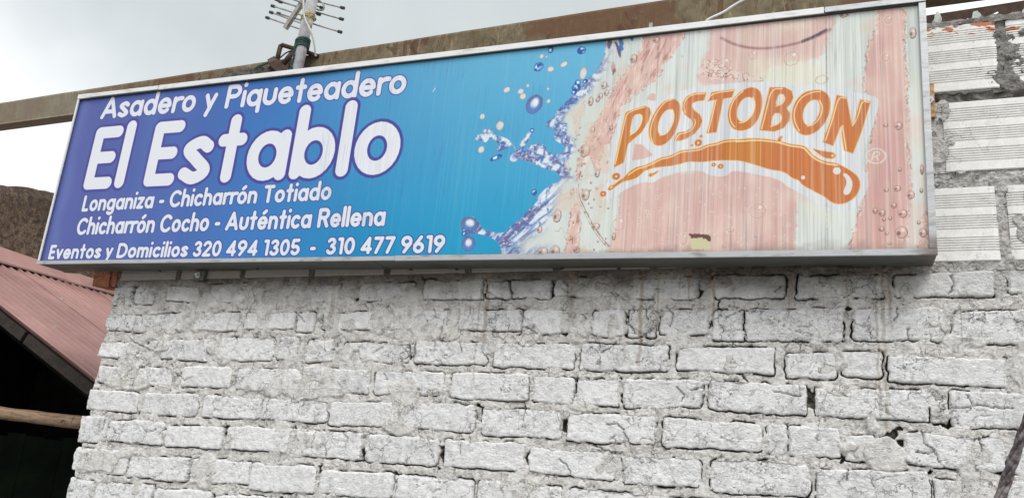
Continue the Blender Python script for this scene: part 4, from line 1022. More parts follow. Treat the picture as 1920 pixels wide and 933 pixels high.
# --- rounded lettering of the left half: every glyph is a set of centre lines
XH, CP = 0.68, 0.94
def arc(cx_, cy_, rx, ry, a0, a1, n=16):
    return [(cx_ + rx * math.cos(math.radians(a0 + (a1 - a0) * i / n)), cy_ + ry * math.sin(math.radians(a0 + (a1 - a0) * i / n))) for i in range(n + 1)]
def spl(pts, n=6):
    P = [np.array(p, float) for p in pts]; P = [2 * P[0] - P[1]] + P + [2 * P[-1] - P[-2]]; out = []
    for i in range(1, len(P) - 2):
        for k in range(n):
            t = k / n; a, b, c, d = P[i - 1:i + 3]
            out.append(tuple(0.5 * ((2 * b) + (-a + c) * t + (2 * a - 5 * b + 4 * c - d) * t * t + (-a + 3 * b - 3 * c + d) * t ** 3)))
    out.append(tuple(P[-2])); return out
def glyph(ch, h):
    """returns outer width and centre lines; unit = ascender height, h = half the stroke"""
    bw = 0.62; r = bw / 2 - h; ym = XH / 2; ry = XH / 2 - h; asc = 1 - h
    bowl = lambda x0: arc(x0 + h + r, ym, r, ry, 0, 360, 24)
    if ch == 'o': return bw, [bowl(0)]
    if ch == 'ó': return bw, [bowl(0), [(0.30, XH + 0.13), (0.42, asc)]]
    if ch == 'a': return 0.63, [bowl(0), [(0.63 - h, XH - h), (0.63 - h, h)]]
    if ch == 'q': return 0.63, [bowl(0), [(0.63 - h, XH - h), (0.63 - h, -0.26 + h)]]
    if ch == 'd': return 0.63, [bowl(0), [(0.63 - h, asc), (0.63 - h, h)]]
    if ch == 'b': return 0.63, [arc(0.63 - h - r, ym, r, ry, 0, 360, 24), [(h, asc), (h, h)]]
    if ch == 'g': return 0.63, [bowl(0), [(0.63 - h, XH - h), (0.63 - h, 0.0)] + arc(0.33, 0.0, 0.30 - h, 0.26 - h, 0, -140, 10)]
    if ch in 'eé':
        L = [arc(h + r, ym, r, ry, 0, 325, 22), [(h, ym), (h + 2 * r, ym)]]
        L[0] = arc(h + r, ym, r, ry, 2, 315, 22)
        if ch == 'é': L.append([(0.30, XH + 0.13), (0.42, asc)])
        return bw, L
    if ch == 'c': return 0.56, [arc(h + r, ym, r, ry, 48, 312, 18)]
    if ch == 'n': return 0.58, [[(h, XH - h), (h, h)], [(h, ym)] + arc(0.29, XH - 0.29, 0.29 - h, 0.29 - h, 180, 0, 12) + [(0.58 - h, h)]]
    if ch == 'h': return 0.58, [[(h, asc), (h, h)], [(h, ym)] + arc(0.29, XH - 0.29, 0.29 - h, 0.29 - h, 180, 0, 12) + [(0.58 - h, h)]]
    if ch == 'm':
        q = 0.23; return 0.84, [[(h, XH - h), (h, h)], [(h, ym)] + arc(h + (0.42 - h) / 2, XH - q, (0.42 - h) / 2, q - h, 180, 0, 10) + [(0.42, h)], [(0.42, ym)] + arc(0.42 + (0.42 - h) / 2, XH - q, (0.42 - h) / 2, q - h, 180, 0, 10) + [(0.84 - h, h)]]
    if ch == 'u': return 0.58, [[(0.58 - h, XH - h), (0.58 - h, 0.29)] + arc(0.29, 0.29, 0.29 - h, 0.29 - h, 0, -180, 12) + [(h, XH - h)]]
    if ch == 'r': return 0.40, [[(h, XH - h), (h, h)], [(h, ym)] + arc(0.34, ym + 0.04, 0.34 - h, XH - h - ym - 0.04, 180, 75, 8)]
    if ch == 's':
        w_ = 0.52; return w_, [spl([(w_ - h - 0.01, XH - h - 0.07), (w_ * 0.55, XH - h), (h + 0.01, XH * 0.735), (w_ * 0.5, XH * 0.51), (w_ - h, XH * 0.27), (w_ * 0.5, h), (h, h + 0.07)])]
    if ch == 't': return 0.46, [[(0.23, asc - 0.05), (0.23, h)], [(h, XH - h), (0.46 - h, XH - h)]]
    if ch == 'i': return 2 * h, [[(h, XH - h), (h, h)], [(h, asc - 0.03), (h, asc - 0.02)]]
    if ch == 'l': return 2 * h, [[(h, asc), (h, h)]]
    if ch == 'y': return 0.56, [[(h, XH - h), (0.29, 0.10)], [(0.56 - h, XH - h), (0.17, -0.26 + h)]]
    if ch == 'v': return 0.56, [[(h, XH - h), (0.28, h), (0.56 - h, XH - h)]]
    if ch == 'z': return 0.50, [[(h, XH - h), (0.50 - h, XH - h), (h, h), (0.50 - h, h)]]
    if ch == 'E': return 0.52, [[(0.52 - h, CP - h), (h, CP - h), (h, h), (0.52 - h, h)], [(h, CP / 2), (0.48 - h, CP / 2)]]
    if ch == 'L': return 0.50, [[(h, CP - h), (h, h), (0.50 - h, h)]]
    if ch == 'A': return 0.80, [[(h, h), (0.40, CP - h), (0.80 - h, h)], [(0.22, 0.30), (0.58, 0.30)]]
    if ch == 'T': return 0.66, [[(h, CP - h), (0.66 - h, CP - h)], [(0.33, CP - h), (0.33, h)]]
    if ch == 'C': return 0.78, [arc(0.43, CP / 2, 0.43 - h, CP / 2 - h, 45, 315, 20)]
    if ch == 'P': return 0.64, [[(h, h), (h, CP - h), (0.36, CP - h)] + arc(0.36, CP - 0.28, 0.28 - h, 0.28 - h, 90, -90, 10) + [(h, CP - 0.56 + h)]]
    if ch == 'R': return 0.68, [[(h, h), (h, CP - h), (0.38, CP - h)] + arc(0.38, CP - 0.28, 0.28 - h, 0.28 - h, 90, -90, 10) + [(h, CP - 0.56 + h)], [(0.36, CP - 0.56 + h), (0.66 - h, h)]]
    if ch == 'D': return 0.78, [[(h, h), (h, CP - h), (0.32, CP - h)] + arc(0.32, CP / 2, 0.46 - h, CP / 2 - h, 90, -90, 14) + [(h, h)]]
    if ch == '-': return 0.36, [[(h, 0.36), (0.36 - h, 0.36)]]
    if ch == '0': return 0.62, [arc(0.31, CP / 2, 0.31 - h, CP / 2 - h, 0, 360, 24)]
    if ch == '1': return 0.36, [[(h, CP - h), (0.36 - h, CP - h), (0.36 - h, h)]]
    if ch == '2': return 0.60, [arc(0.30, CP - 0.29, 0.30 - h, 0.29 - h, 165, -35, 12) + [(h, h), (0.60 - h, h)]]
    if ch == '3': return 0.60, [arc(0.30, CP - 0.26, 0.27 - h, 0.26 - h, 155, -80, 12), arc(0.30, 0.28, 0.30 - h, 0.28 - h, 85, -155, 14)]
    if ch == '4': return 0.66, [[(0.46, h), (0.46, CP - h), (h, 0.27), (0.66 - h, 0.27)]]
    if ch == '5': return 0.60, [[(0.55 - h, CP - h), (0.15, CP - h), (0.11, CP * 0.56)] + arc(0.30, 0.30, 0.30 - h, 0.30 - h, 125, -150, 16)]
    if ch == '6': return 0.62, [arc(0.31, 0.30, 0.31 - h, 0.30 - h, 0, 360, 20), [(0.10, 0.42), (0.40, CP - h)]]
    if ch == '9': return 0.62, [arc(0.31, CP - 0.30, 0.31 - h, 0.30 - h, 0, 360, 20), [(0.52, CP - 0.42), (0.22, h)]]
    if ch == '7': return 0.58, [[(h, CP - h), (0.58 - h, CP - h), (0.20, h)]]
    return 0.3, []
def text(s_, p0, p1, ptop, h=0.085, gap=0.05, space=0.30, outline=0.03, ocol=(56, 60, 140), col=(218, 222, 230), fit=None):
    """baseline from p0 to p1 (photo pixels), ptop = a pixel at ascender height above p0"""
    a = T(*p0); b = T(*p1); top = T(*ptop)
    e = (b - a) / np.linalg.norm(b - a); nrm = np.array([-e[1], e[0]]); size = (top - a) @ nrm
    x = 0; items = []
    for ch in s_:
        if ch == ' ': x += space; continue
        w_, L = glyph(ch, h); items.append((x, L)); x += w_ + gap
    tot = x - gap; k = np.linalg.norm(b - a) / tot / size       # horizontal stretch
    layers = []
    for (x0, L) in items:
        for l in L:
            P = np.array([a + e * ((x0 + px_) * size * k) + nrm * (py_ * size) for px_, py_ in l])
            if len(P) == 1: P = np.concatenate([P, P + 0.01])
            sl = win(P, h * size + outline * size + 4); layers.append((seg_dist(P, sl), sl))
    rad = h * size * (0.5 + 0.5 * min(k, 1.15)); ol = outline * size
    for d, sl in layers: over(C255(*ocol), cov(d, rad + ol, 1.6) * 0.93, sl)
    for d, sl in layers:
        c = C255(*col) + ((strk[sl] - 0.5) * 0.10 * sstep(T(520, 300)[0], T(640, 300)[0], xx[sl]))[..., None]
        over(c, cov(d, rad, 1.4), sl)
    return k
KS = []
KS.append(text('Asadero y Piqueteadero', (186, 224), (759, 176), (194, 180), 0.088, 0.045, 0.34, 0.035, (72, 70, 150)))
KS.append(text('El Establo', (153, 356), (743, 326), (186, 232), 0.088, 0.050, 0.30, 0.040, (70, 64, 146), (220, 224, 231)))
KS.append(text('Longaniza - Chicharrón Totiado', (151, 397), (619, 375), (160, 364), 0.095, 0.05, 0.32, 0.035, (60, 62, 136)))
KS.append(text('Chicharrón Cocho - Auténtica Rellena', (140, 441), (720, 424), (149, 406), 0.095, 0.05, 0.32, 0.04, (54, 62, 140)))
KS.append(text('Eventos y Domicilios 320 494 1305  -  310 477 9619', (88, 486), (832, 474), (95, 457), 0.097, 0.05, 0.28, 0.05, (50, 60, 140)))
print('text stretch', [round(float(k), 2) for k in KS])

# --- wear: dirt runs, grime along the bottom, torn vinyl
dr = sstep(0.64, 0.74, fbm(xx / 2.6, yy / 180, 3, 170)) * sstep(0.35, 0.6, fbm(xx / 40, yy / 160, 3, 171))
over(C255(150, 142, 146), dr * 0.42 * zone2)
dl = sstep(0.62, 0.72, fbm(xx / 5, yy / 500, 2, 172)); over(C255(236, 238, 240), dl * 0.25 * zone2)
dn = sstep(0.60, 0.70, fbm(xx / 4, yy / 140, 3, 173)) * sstep(0.5, 0.65, fbm(xx / 90, yy / 90, 2, 174)); over(C255(60, 90, 140), dn * 0.12 * (1 - a_full) * sstep(0.2, 0.4, u))
stroke([(1548, 30), (1549, 100), (1550, 180), (1547, 240), (1546, 300), (1550, 400), (1552, 470)], 2.0, C255(120, 112, 112), 0.45, 2, 3, 3)
bt = sstep(0.055, 0.0, v + (fbm(xx / 30, yy / 30, 3, 175) - 0.5) * 0.05); over(C255(120, 105, 92), bt * 0.5 * sstep(0.5, 0.8, u))
bt = sstep(0.035, 0.0, v) * sstep(0.5, 0.62, fbm(xx / 8, yy / 5, 3, 176)) * sstep(T(830, 470)[0], T(900, 470)[0], xx) * (xx < T(1300, 470)[0]); over(C255(110, 104, 84), bt * 0.6)
tp = sstep(0.965, 1.0, v + (fbm(xx / 50, yy / 20, 2, 177) - 0.5) * 0.03); over(C255(206, 150, 160), tp * 0.35 * a_full)
for (x0, wd, c_) in ((0.018, 0.010, (112, 140, 190)), (0.060, 0.02, (66, 84, 150)), (0.148, 0.015, (90, 116, 178)), (0.20, 0.02, (88, 110, 176))):
    wob = (fbm(v * 4 + x0 * 50, v * 0 + 2, 2, 178) - 0.5) * 0.02
    over(C255(*c_), np.exp(-((u - x0 - wob + v * 0.012) / wd) ** 2) * 0.28 * (u < 0.3) * (IMG[..., 2] < 0.8))
P = TP([(1293, 446), (1300, 445), (1331, 447), (1331, 466), (1297, 467)]); d, sl_ = poly_sd(P, 8); d = d + (fbm(xx[sl_] / 5, yy[sl_] / 5, 2, 190) - 0.5) * 4; over(C255(206, 202, 160), cov(d, 0, 2.5), sl_)
P = TP([(1290, 438), (1330, 440), (1331, 452), (1324, 450), (1318, 446), (1296, 446)]); d, sl_ = poly_sd(P, 6); d = d + (fbm(xx[sl_] / 6, yy[sl_] / 6, 2, 191) - 0.5) * 7; over(C255(110, 76, 74), cov(d, 0, 2), sl_)
stroke([(885, 84), (888, 88)], 4, C255(200, 220, 235), 0.6, 0)
stroke([(811, 172), (815, 166)], 4, C255(200, 220, 235), 0.8, 0)
lum = IMG.mean(-1, keepdims=True); IMG = lum + (IMG - lum) * (0.98 - 0.06 * a_full[..., None]); IMG = np.clip(IMG * (0.955 - 0.02 * a_full[..., None]), 0, 1)

img = bpy.data.images.new('printed_face', TW, TH, alpha=False)
buf = np.ones((TH, TW, 4), np.float32); buf[..., :3] = IMG
img.pixels.foreach_set(buf.ravel()); img.update(); img.pack()
mt, g, bs = material('printed_vinyl_face')
tcu = g.n('ShaderNodeTexCoord').outputs['UV']
ti = g.n('ShaderNodeTexImage', {'image': img, 'extension': 'EXTEND', 'interpolation': 'Cubic'}, Vector=tcu)
g.set(bs.inputs['Base Color'], ti.outputs[0]); g.set(bs.inputs['Roughness'], 0.42); g.set(bs.inputs['Specular IOR Level'], 0.18)
st = g.vm('MULTIPLY', pos(g), (1, 1, 0.12))
bump(g, bs, g.m('ADD', g.noise(st, 7.0, 3.0, 0.5), g.m('MULTIPLY', g.noise(st, 60.0, 3.0, 0.6), 0.15)), 0.25, 0.02)
M_FACE = mt

# ------------------------------------------------------------------ the sign: box, trim, fixings
SGN = thing('lightbox_sign', 'long lightbox sign, blue left half and faded pink right half, on the white brick wall', 'sign', tuple(float(c) for c in SO + SU * SW / 2))
def sp(a, b, d=0.0):        # a along, b up, d out of the face (towards the viewer)
    p = SO + SU * a + SV * b; return (p[0], p[1] - d, p[2])
def sbox(name, a0, a1, b0, b1, d0, d1, mat, bevel=0.0):
    mb = MB(); mb.hexa([sp(a0, b0, d1), sp(a1, b0, d1), sp(a1, b1, d1), sp(a0, b1, d1), sp(a0, b0, d0), sp(a1, b0, d0), sp(a1, b1, d0), sp(a0, b1, d0)])
    return mb.build(name, mat, SGN, False, bevel)
FWL, FWR, FWT, FWB = 0.008, 0.018, 0.019, 0.0125
# face, gently buckled
nx, nz = 160, 40
A, B = np.meshgrid(np.linspace(0.003, SW - 0.003, nx), np.linspace(0.003, SH - 0.003, nz))
bk = (fbm(A * 3, B * 0.8, 2, 180) - 0.5) * 0.006
P = SO[None, None] + SU * A[..., None] + SV * B[..., None]; P[..., 1] += 0.006 + bk
idx = np.arange(nx * nz).reshape(nz, nx)
f = np.stack([idx[:-1, :-1], idx[:-1, 1:], idx[1:, 1:], idx[1:, :-1]], -1).reshape(-1, 4)
fm = mesh_np('face_panel', P.reshape(-1, 3), f, M_FACE, True)
uvl = fm.uv_layers.new(name='UVMap'); UV = np.stack([A / SW, B / SH], -1).reshape(-1, 2)
uvl.data.foreach_set('uv', UV[f.reshape(-1)].astype(np.float32).ravel())
link('face_panel', fm, SGN)
sbox('box_back', 0.004, SW - 0.004, 0.004, SH - 0.004, -0.149, -0.140, M_UNDER)
for (a0, a1) in ((0.0, 1.905), (1.909, SW)): sbox('bottom_sheet', a0, a1, -0.003, 0.001, -0.150, -0.001, M_UNDER)
sbox('top_sheet', 0.0, SW, SH - 0.002, SH + 0.002, -0.150, -0.001, M_FRAME)
sbox('side_sheet', -0.003, 0.001, -0.0025, SH, -0.150, -0.001, M_FRAME)
sbox('side_sheet', SW - 0.001, SW + 0.003, -0.0025, SH, -0.150, -0.001, M_FRAME)
def at_u(px, py): return float((at(px, py, -0.15) - SO) @ SU)
tj = [at_u(174, 172), at_u(299, 165), at_u(1545, 20)]
e0 = 0.0
for i, e1 in enumerate(tj + [SW]):
    o = sbox('top_trim', e0 + (0.003 if i else -0.004), e1 + (0.004 if i == 3 else 0.0), SH - FWT + 0.0015 * (i % 2), SH + 0.006 - 0.002 * (i % 2), 0.0005, 0.009 + 0.0015 * (i % 2), M_TRIM if i < 3 else M_FRAME, 0.0012); e0 = e1
bj = at_u(742, 485); e0 = 0.0
for i, e1 in enumerate([bj, SW]):
    sbox('bottom_trim', e0 + (0.001 if i else -0.004), e1 + (0.004 if i else 0), -0.005 - 0.002 * (i % 2), FWB + 0.002 * i, 0.0005, 0.0085 + 0.0012 * i, M_FRAME, 0.0012); e0 = e1
sbox('side_trim', -0.0035, FWL, FWB + 0.001, SH - FWT - 0.001, 0.0005, 0.007, M_TRIM, 0.001)
sbox('side_trim', SW - FWR, SW + 0.0035, FWB + 0.003, SH - FWT - 0.001, 0.0005, 0.0075, M_FRAME, 0.001)
sbox('trim_shade_strip', FWL, SW - FWR, SH - FWT - 0.0045, SH - FWT - 0.0005, -0.004, 0.004, M_BLACK)  # black strip standing in for the shade under the top trim
# screws under the box
for (px, py) in ((484, 497), (788, 504), (865, 498), (1067, 500), (1655, 490), (1400, 506), (1180, 508), (300, 503)):
    d = R @ np.array([px - PX, py - PY, F_PX]); t = (SO[2] + 0.02 * 0 - CAM[2]) / d[2]
    p = CAM + d * t; aa = float((p - SO) @ SU); dep = float(p[1] - SO[1])
    dep = min(max(dep, 0.015), 0.135)
    c = sp(aa, -0.003, -dep)
    mb = MB(); mb.tube([c, (c[0], c[1], c[2] - 0.006)], [0.0075, 0.006], 8); mb.build('screw', M_BLACK, SGN)
for aa in (3.40, 3.52, 3.68):
    c = sp(aa, -0.0031, -0.135); mb = MB(); mb.box((c[0] - 0.022, c[1] - 0.006, c[2] - 0.003), (c[0] + 0.022, c[1] + 0.01, c[2] - 0.0005)); mb.build('rust_patch', M_RUSTY, SGN)
# brackets that hold it to the wall
def bracket(c, w_, h_, mat):
    mb = MB(); mb.box((c[0] - w_ / 2, -0.030, c[2] - h_ / 2), (c[0] + w_ / 2, -0.012, c[2] + h_ / 2)); o = mb.build('bracket', mat, SGN, False, 0.003)
    mb = MB(); mb.tube([(c[0], -0.030, c[2]), (c[0], -0.038, c[2])], 0.015, 6); mb.tube([(c[0], -0.038, c[2]), (c[0], -0.052, c[2])], 0.007, 8)
    b_ = mb.build('bolt', M_STEEL, o)
bracket(at(373, 516, -0.03), 0.065, 0.044, M_UNDER)
bracket(at(1742, 188, -0.03), 0.035, 0.13, M_ORANGEPLATE)
mb = MB(); c = at(1220, 48, -0.10); mb.box((c[0] - 0.007, c[1], c[2] - 0.05), (c[0] + 0.007, c[1] + 0.004, c[2] + 0.012)); mb.build('fixing_strap', M_ALU, SGN)
# ------------------------------------------------------------------ beam above the sign
fl_b, fr_b = at(0, 234, 0.15), at(1727, -2, 0.15); fl_t, fr_t = at(0, 193, 0.15), at(1250, 0, 0.15)
def lin(a, b, x): return a[2] + (b[2] - a[2]) * (x - a[0]) / (b[0] - a[0])
x0, x1 = -8.5, 5.5
NB = 120; V = []; 
for i in range(NB + 1):
    x = x0 + (x1 - x0) * i / NB
    zb, zt = lin(fl_b, fr_b, x), lin(fl_t, fr_t, x)
    zt += 0.006 * (fbm(np.array([x * 3.0]), np.array([1.0]), 3, 200)[0] - 0.5)
    zz = [(0.15, zt), (0.146, zt - 0.012), (0.150, zb + 0.012), (0.146, zb), (0.205, zb - 0.001), (0.205, zb + 0.016), (0.250, zb + 0.016), (0.250, zt)]
    for (y, z) in zz: V.append((x, y, z))
m_ = 8; Fc = []
for i in range(NB):
    for j in range(m_):
        a = i * m_ + j; b = i * m_ + (j + 1) % m_; Fc.append((a, b, b + m_, a + m_))
Fc += [tuple(range(m_))[::-1], tuple(NB * m_ + j for j in range(m_))]
BEAM = link('rusty_beam', mesh_np('rusty_beam', np.array(V), Fc, M_BEAM))
tag(BEAM, 'long rust-streaked beam running across behind the top of the sign', 'beam')

# ------------------------------------------------------------------ aerial
AY = 0.07
pt = at(586, -4, AY); pb = at(555, 137, AY)
ANT = thing('tv_antenna', 'television aerial with thin black-tipped rods on a pale pipe mast above the sign', 'antenna', (float(pb[0]), AY, 3.2))
dirp = (pt - pb) / np.linalg.norm(pt - pb)
mb = MB(); mb.tube([pb - dirp * 0.16, pt + dirp * 0.75], 0.029, 20); mb.build('mast', M_PVC, ANT, True)
b0 = at(535, 54, AY + 0.05); b1 = at(574, -6, AY + 0.05); bd = (b1 - b0)
mb = MB(); mb.bar(b0, b1 + bd * 0.9, 0.021, 0.021); mb.build('boom', M_ALU, ANT)
def rod(p0, p1, y0, y1, capL=True, capR=True, r=0.0042):
    a = at(*p0, y0); b = at(*p1, y1)
    mb = MB(); mb.tube([a, b], r, 8); o = mb.build('rod', M_ALU, ANT, True)
    for (c, d, on) in ((a, b, capL), (b, a, capR)):
        if on:
            q = (c - d) / np.linalg.norm(c - d); mb = MB(); mb.tube([c - q * 0.010, c + q * 0.012], 0.0085, 8); mb.build('end_cap', M_BLACK, o)
Y0, Y1 = AY + 0.065, AY + 0.045
rod((502, 34), (572, 58), Y0, Y1)
rod((509, 24), (574, 47), Y0, Y1)
rod((523, 26), (637, 60), Y0, Y1)
rod((512, 12), (588, 36), Y0, Y1)
rod((526, 4), (640, 36), Y0, Y1)
rod((519, 0), (597, 27), Y0, Y1)
rod((540, -10), (642, 15), Y0, Y1)
rod((545, -8), (603, 15), Y0, Y1)
rod((560, -34), (648, -6), Y0, Y1); rod((572, -52), (652, -26), Y0, Y1)
mb = MB(); lp = [(592, 17), (600, 20), (606, 19), (608, 14), (606, 8), (601, 3), (592, -2), (580, -8), (556, -14), (544, -14), (540, -8), (546, -2), (560, 3), (575, 10)]
mb.tube([at(x, y, AY + 0.03) for x, y in [tuple(p) for p in chaikin(lp, 1)] ], 0.0045, 8, False); mb.build('dipole_loop', M_ALU, ANT, True)
# yellow tie round the mast
def mast_at(py): t = (py - 137) / (-4 - 137); return pb + (pt - pb) * t
mb = MB()
for k_, (pyy, tilt) in enumerate(((33, 0.35), (35, -0.2), (37, 0.5), (34, 0.0))):
    c = mast_at(pyy); mb.tube([c + np.array([math.cos(a) * 0.033, math.sin(a) * 0.033, tilt * 0.03 * math.cos(a)]) for a in np.linspace(0, 2 * math.pi, 15)], 0.0035, 6, False)
for pts in ([(578, 36), (583, 30), (586, 27)], [(579, 36), (582, 42), (584, 52), (581, 50)], [(580, 38), (578, 24), (580, 14)], [(572, 36), (568, 33), (566, 35)]):
    mb.tube([at(x, y, AY - 0.036) for x, y in pts], 0.0035, 6)
mb.build('tie', M_YELLOW, ANT, True)
# green twine lashing and its hanging tail
mb = MB()
for i in range(8):
    c = mast_at(78 + i * 2.0); mb.tube([c + np.array([math.cos(a) * 0.034, math.sin(a) * 0.034, 0.006 * math.cos(a + i)]) for a in np.linspace(0, 2 * math.pi, 15)], 0.0048, 6, False)
o = mb.build('lashing', M_GREENROPE, ANT, True)
mb = MB()
ta = [at(x, y, AY - 0.03) for x, y in ((556, 84), (551, 96), (551, 108), (547, 120), (546, 136))]
for ph in (0, math.pi):
    pts = []
    for i in range(33):
        t = i / 32 * 4; j = min(int(t), 3); p = ta[j] + (ta[j + 1] - ta[j]) * (t - j); a = i * 0.9 + ph
        pts.append(p + np.array([math.cos(a), math.sin(a), 0]) * 0.0045)
    mb.tube(pts, 0.0045, 5)
mb.build('twine_tail', M_GREENROPE, o, True)
# cream lead coming down from the rods
mb = MB(); P = chaikin([(569, -4), (569, 20), (571, 36), (581, 54), (587, 72), (590, 88), (592, 106)], 2, False)
mb.tube([at(x, y, AY - 0.045 + 0.0012 * max(0, y - 60)) for x, y in P], 0.0048, 8); mb.build('lead', M_CREAM, ANT, True)

# rusty frame the mast leans in
FR = thing('mast_bracket', 'rusty steel bracket frame lashed to the foot of the aerial mast', 'bracket', tuple(float(c) for c in at(530, 125, 0.1)))
def pipe(pts, r, name, y=0.11):
    mb = MB(); mb.tube([at(p[0], p[1], p[2] if len(p) > 2 else y) for p in pts], r, 8); return mb.build(name, M_RUSTY, FR, True)
pipe([(525, 88, 0.10), (530, 85, 0.10), (550, 91, 0.11), (575, 98, 0.12), (597, 106, 0.14)], 0.012, 'rail')
pipe([(526, 87, 0.10), (523, 98, 0.09), (520, 111, 0.08)], 0.012, 'upright')
pipe([(549, 98, 0.12), (540, 109, 0.10), (531, 121, 0.08)], 0.013, 'upright')
c = [at(502, 116, 0.03), at(513, 107, 0.03), at(543, 136, 0.03), at(533, 146, 0.03)]
mb = MB(); q = [at(x, y, 0.02) for x, y in ((503, 118), (521, 112), (545, 133), (523, 140))]; q2 = [at(x, y, 0.12) for x, y in ((501, 112), (514, 105), (543, 131), (515, 138))]
mb.hexa([q[3], q[2], q[1], q[0], q2[3], q2[2], q2[1], q2[0]]); mb.build('foot_plate', M_RUSTY, FR)
mb = MB(); P = [at(x, y, 0.13) for x, y in ((574, 104), (581, 104), (578, 132), (570, 132))]; P2 = [p + np.array([0, 0.015, 0]) for p in P]
mb.hexa([P[3], P[2], P[1], P[0], P2[3], P2[2], P2[1], P2[0]]); mb.build('upright', M_RUSTY, FR)
mb = MB(); P = chaikin([(548, 95), (538, 98), (528, 106), (520, 114)], 2, False); mb.tube([at(x, y, 0.06) for x, y in P], 0.004, 6); mb.build('wire', M_BLACK, FR)
mb = MB(); P = chaikin([(503, 118), (492, 122), (480, 128), (474, 136), (472, 145)], 2, False)
for ph in (0, math.pi):
    mb.tube([at(x, y, 0.03) + np.array([math.cos(i * 1.1 + ph), 0, math.sin(i * 1.1 + ph)]) * 0.004 for i, (x, y) in enumerate(P)], 0.0045, 5)
tag(mb.build('green_twine', M_GREENROPE, None, True), 'short length of green twine hanging over the sign edge left of the mast bracket', 'rope')

# white lead over the sign's top right
mb = MB(); P = chaikin([(1323, 40), (1334, 33), (1356, 24), (1376, 10), (1402, -4), (1440, -24)], 1, False)
mb.tube([at(x, y, -0.02) for x, y in P], 0.0048, 8); tag(mb.build('white_cable', M_WHITE, None, True), 'thin white cable rising in front of the rusty beam above the sign', 'cable')

# ------------------------------------------------------------------ left: lean-to roof, adobe wall, dark shed
yg = 0.35
RA, RB = at(0, 575, yg), at(185, 720, yg)
rd = R @ np.array([1327 - PX, 943 - PY, F_PX]); rd[2] = 0; rd /= np.linalg.norm(rd)        # along the ridge, away from us
fd = (RB - RA) / np.linalg.norm(RB - RA)                                                   # down the slope
rn = np.cross(fd, rd); rn /= np.linalg.norm(rn)
if rn[2] < 0: rn = -rn
def onr(px, py, lift=0.0): return onplane(px, py, RA + rn * lift, rn)
tops = onr(0, 492)
def rc(p): # coordinates on the roof: s down the slope from RA, t along the ridge
    q = p - RA; M = np.stack([fd, rd], 1); s_, *_ = np.linalg.lstsq(M, q, rcond=None); return s_
s_top = rc(tops)[0]
s_bot = rc(RB)[0] + 0.55
ROOF = thing('shed_roof', 'faded pink corrugated sheet roof with ridge flashing beside the left end of the white wall', 'roof', tuple(float(c) for c in RA))
pitch = 0.086
def sheet(t0, t1, s0, s1, lift, name='corrugated_sheet'):
    nt = int((t1 - t0) / pitch * 12) + 1; ns = 14
    Tt = np.linspace(t0, t1, nt); Ss = np.linspace(s0, s1, ns)
    V = []
    for th in (0.0, -0.0025):
        for s_ in Ss:
            for t_ in Tt:
                hgt = 0.019 * math.cos(2 * math.pi * t_ / pitch) + lift + th
                V.append(RA + fd * s_ + rd * t_ + rn * hgt)
    idx = np.arange(nt * ns * 2).reshape(2, ns, nt)
    f = [np.stack([idx[k][:-1, :-1], idx[k][:-1, 1:], idx[k][1:, 1:], idx[k][1:, :-1]], -1).reshape(-1, 4)[:, ::(1 if k == 0 else -1)] for k in (0, 1)]
    f.append(np.stack([idx[0][0, :-1], idx[1][0, :-1], idx[1][0, 1:], idx[0][0, 1:]], -1)); f.append(np.stack([idx[0][-1, 1:], idx[1][-1, 1:], idx[1][-1, :-1], idx[0][-1, :-1]], -1))
    f.append(np.stack([idx[0][1:, 0], idx[1][1:, 0], idx[1][:-1, 0], idx[0][:-1, 0]], -1))
    f.append(np.stack([idx[0][:-1, -1], idx[1][:-1, -1], idx[1][1:, -1], idx[0][1:, -1]], -1))
    return link(name, mesh_np(name, np.array(V), np.concatenate(f), M_ROOF, True), ROOF)
sheet(-0.01, 0.93, s_top, s_bot, 0.0); sheet(0.85, 1.80, s_top + 0.012, s_bot, 0.004); sheet(1.72, 4.2, s_top, s_bot, 0.008)
# verge board under the near edge
mb = MB()
for (sa, sb) in ((s_top, rc(at(50, 640, yg))[0] - 0.05), (rc(at(50, 640, yg))[0] - 0.02, s_bot)):
    a = RA + fd * sa - rn * 0.050 + rd * 0.03; b = RA + fd * sb - rn * 0.050 + rd * 0.03
    mb.bar(a, b, 0.05, 0.060, tuple(rn))
mb.build('verge_board', M_DARKWOOD, ROOF)
for t_ in (0.9, 1.8, 2.7, 3.6):
    mb = MB(); mb.bar(RA + fd * s_top - rn * 0.06 + rd * t_, RA + fd * s_bot - rn * 0.06 + rd * t_, 0.06, 0.08, tuple(rn)); mb.build('rafter', M_DARKWOOD, ROOF)
for (px, py) in ((115, 560), (101, 613), (187, 517), (155, 673), (97, 647)):
    big_ = py < 620
    p = onr(px, py, 0.012); mb = MB(); r_ = 0.016 if big_ else 0.005
    mb.tube([p, p + rn * (0.004 if big_ else 0.002)], [r_, r_ * 0.9], 12); mb.tube([p + rn * 0.004, p + rn * (0.014 if big_ else 0.004)], [r_ * 0.55, r_ * 0.35], 6)
    mb.build('roof_screw', M_FRAME, ROOF)
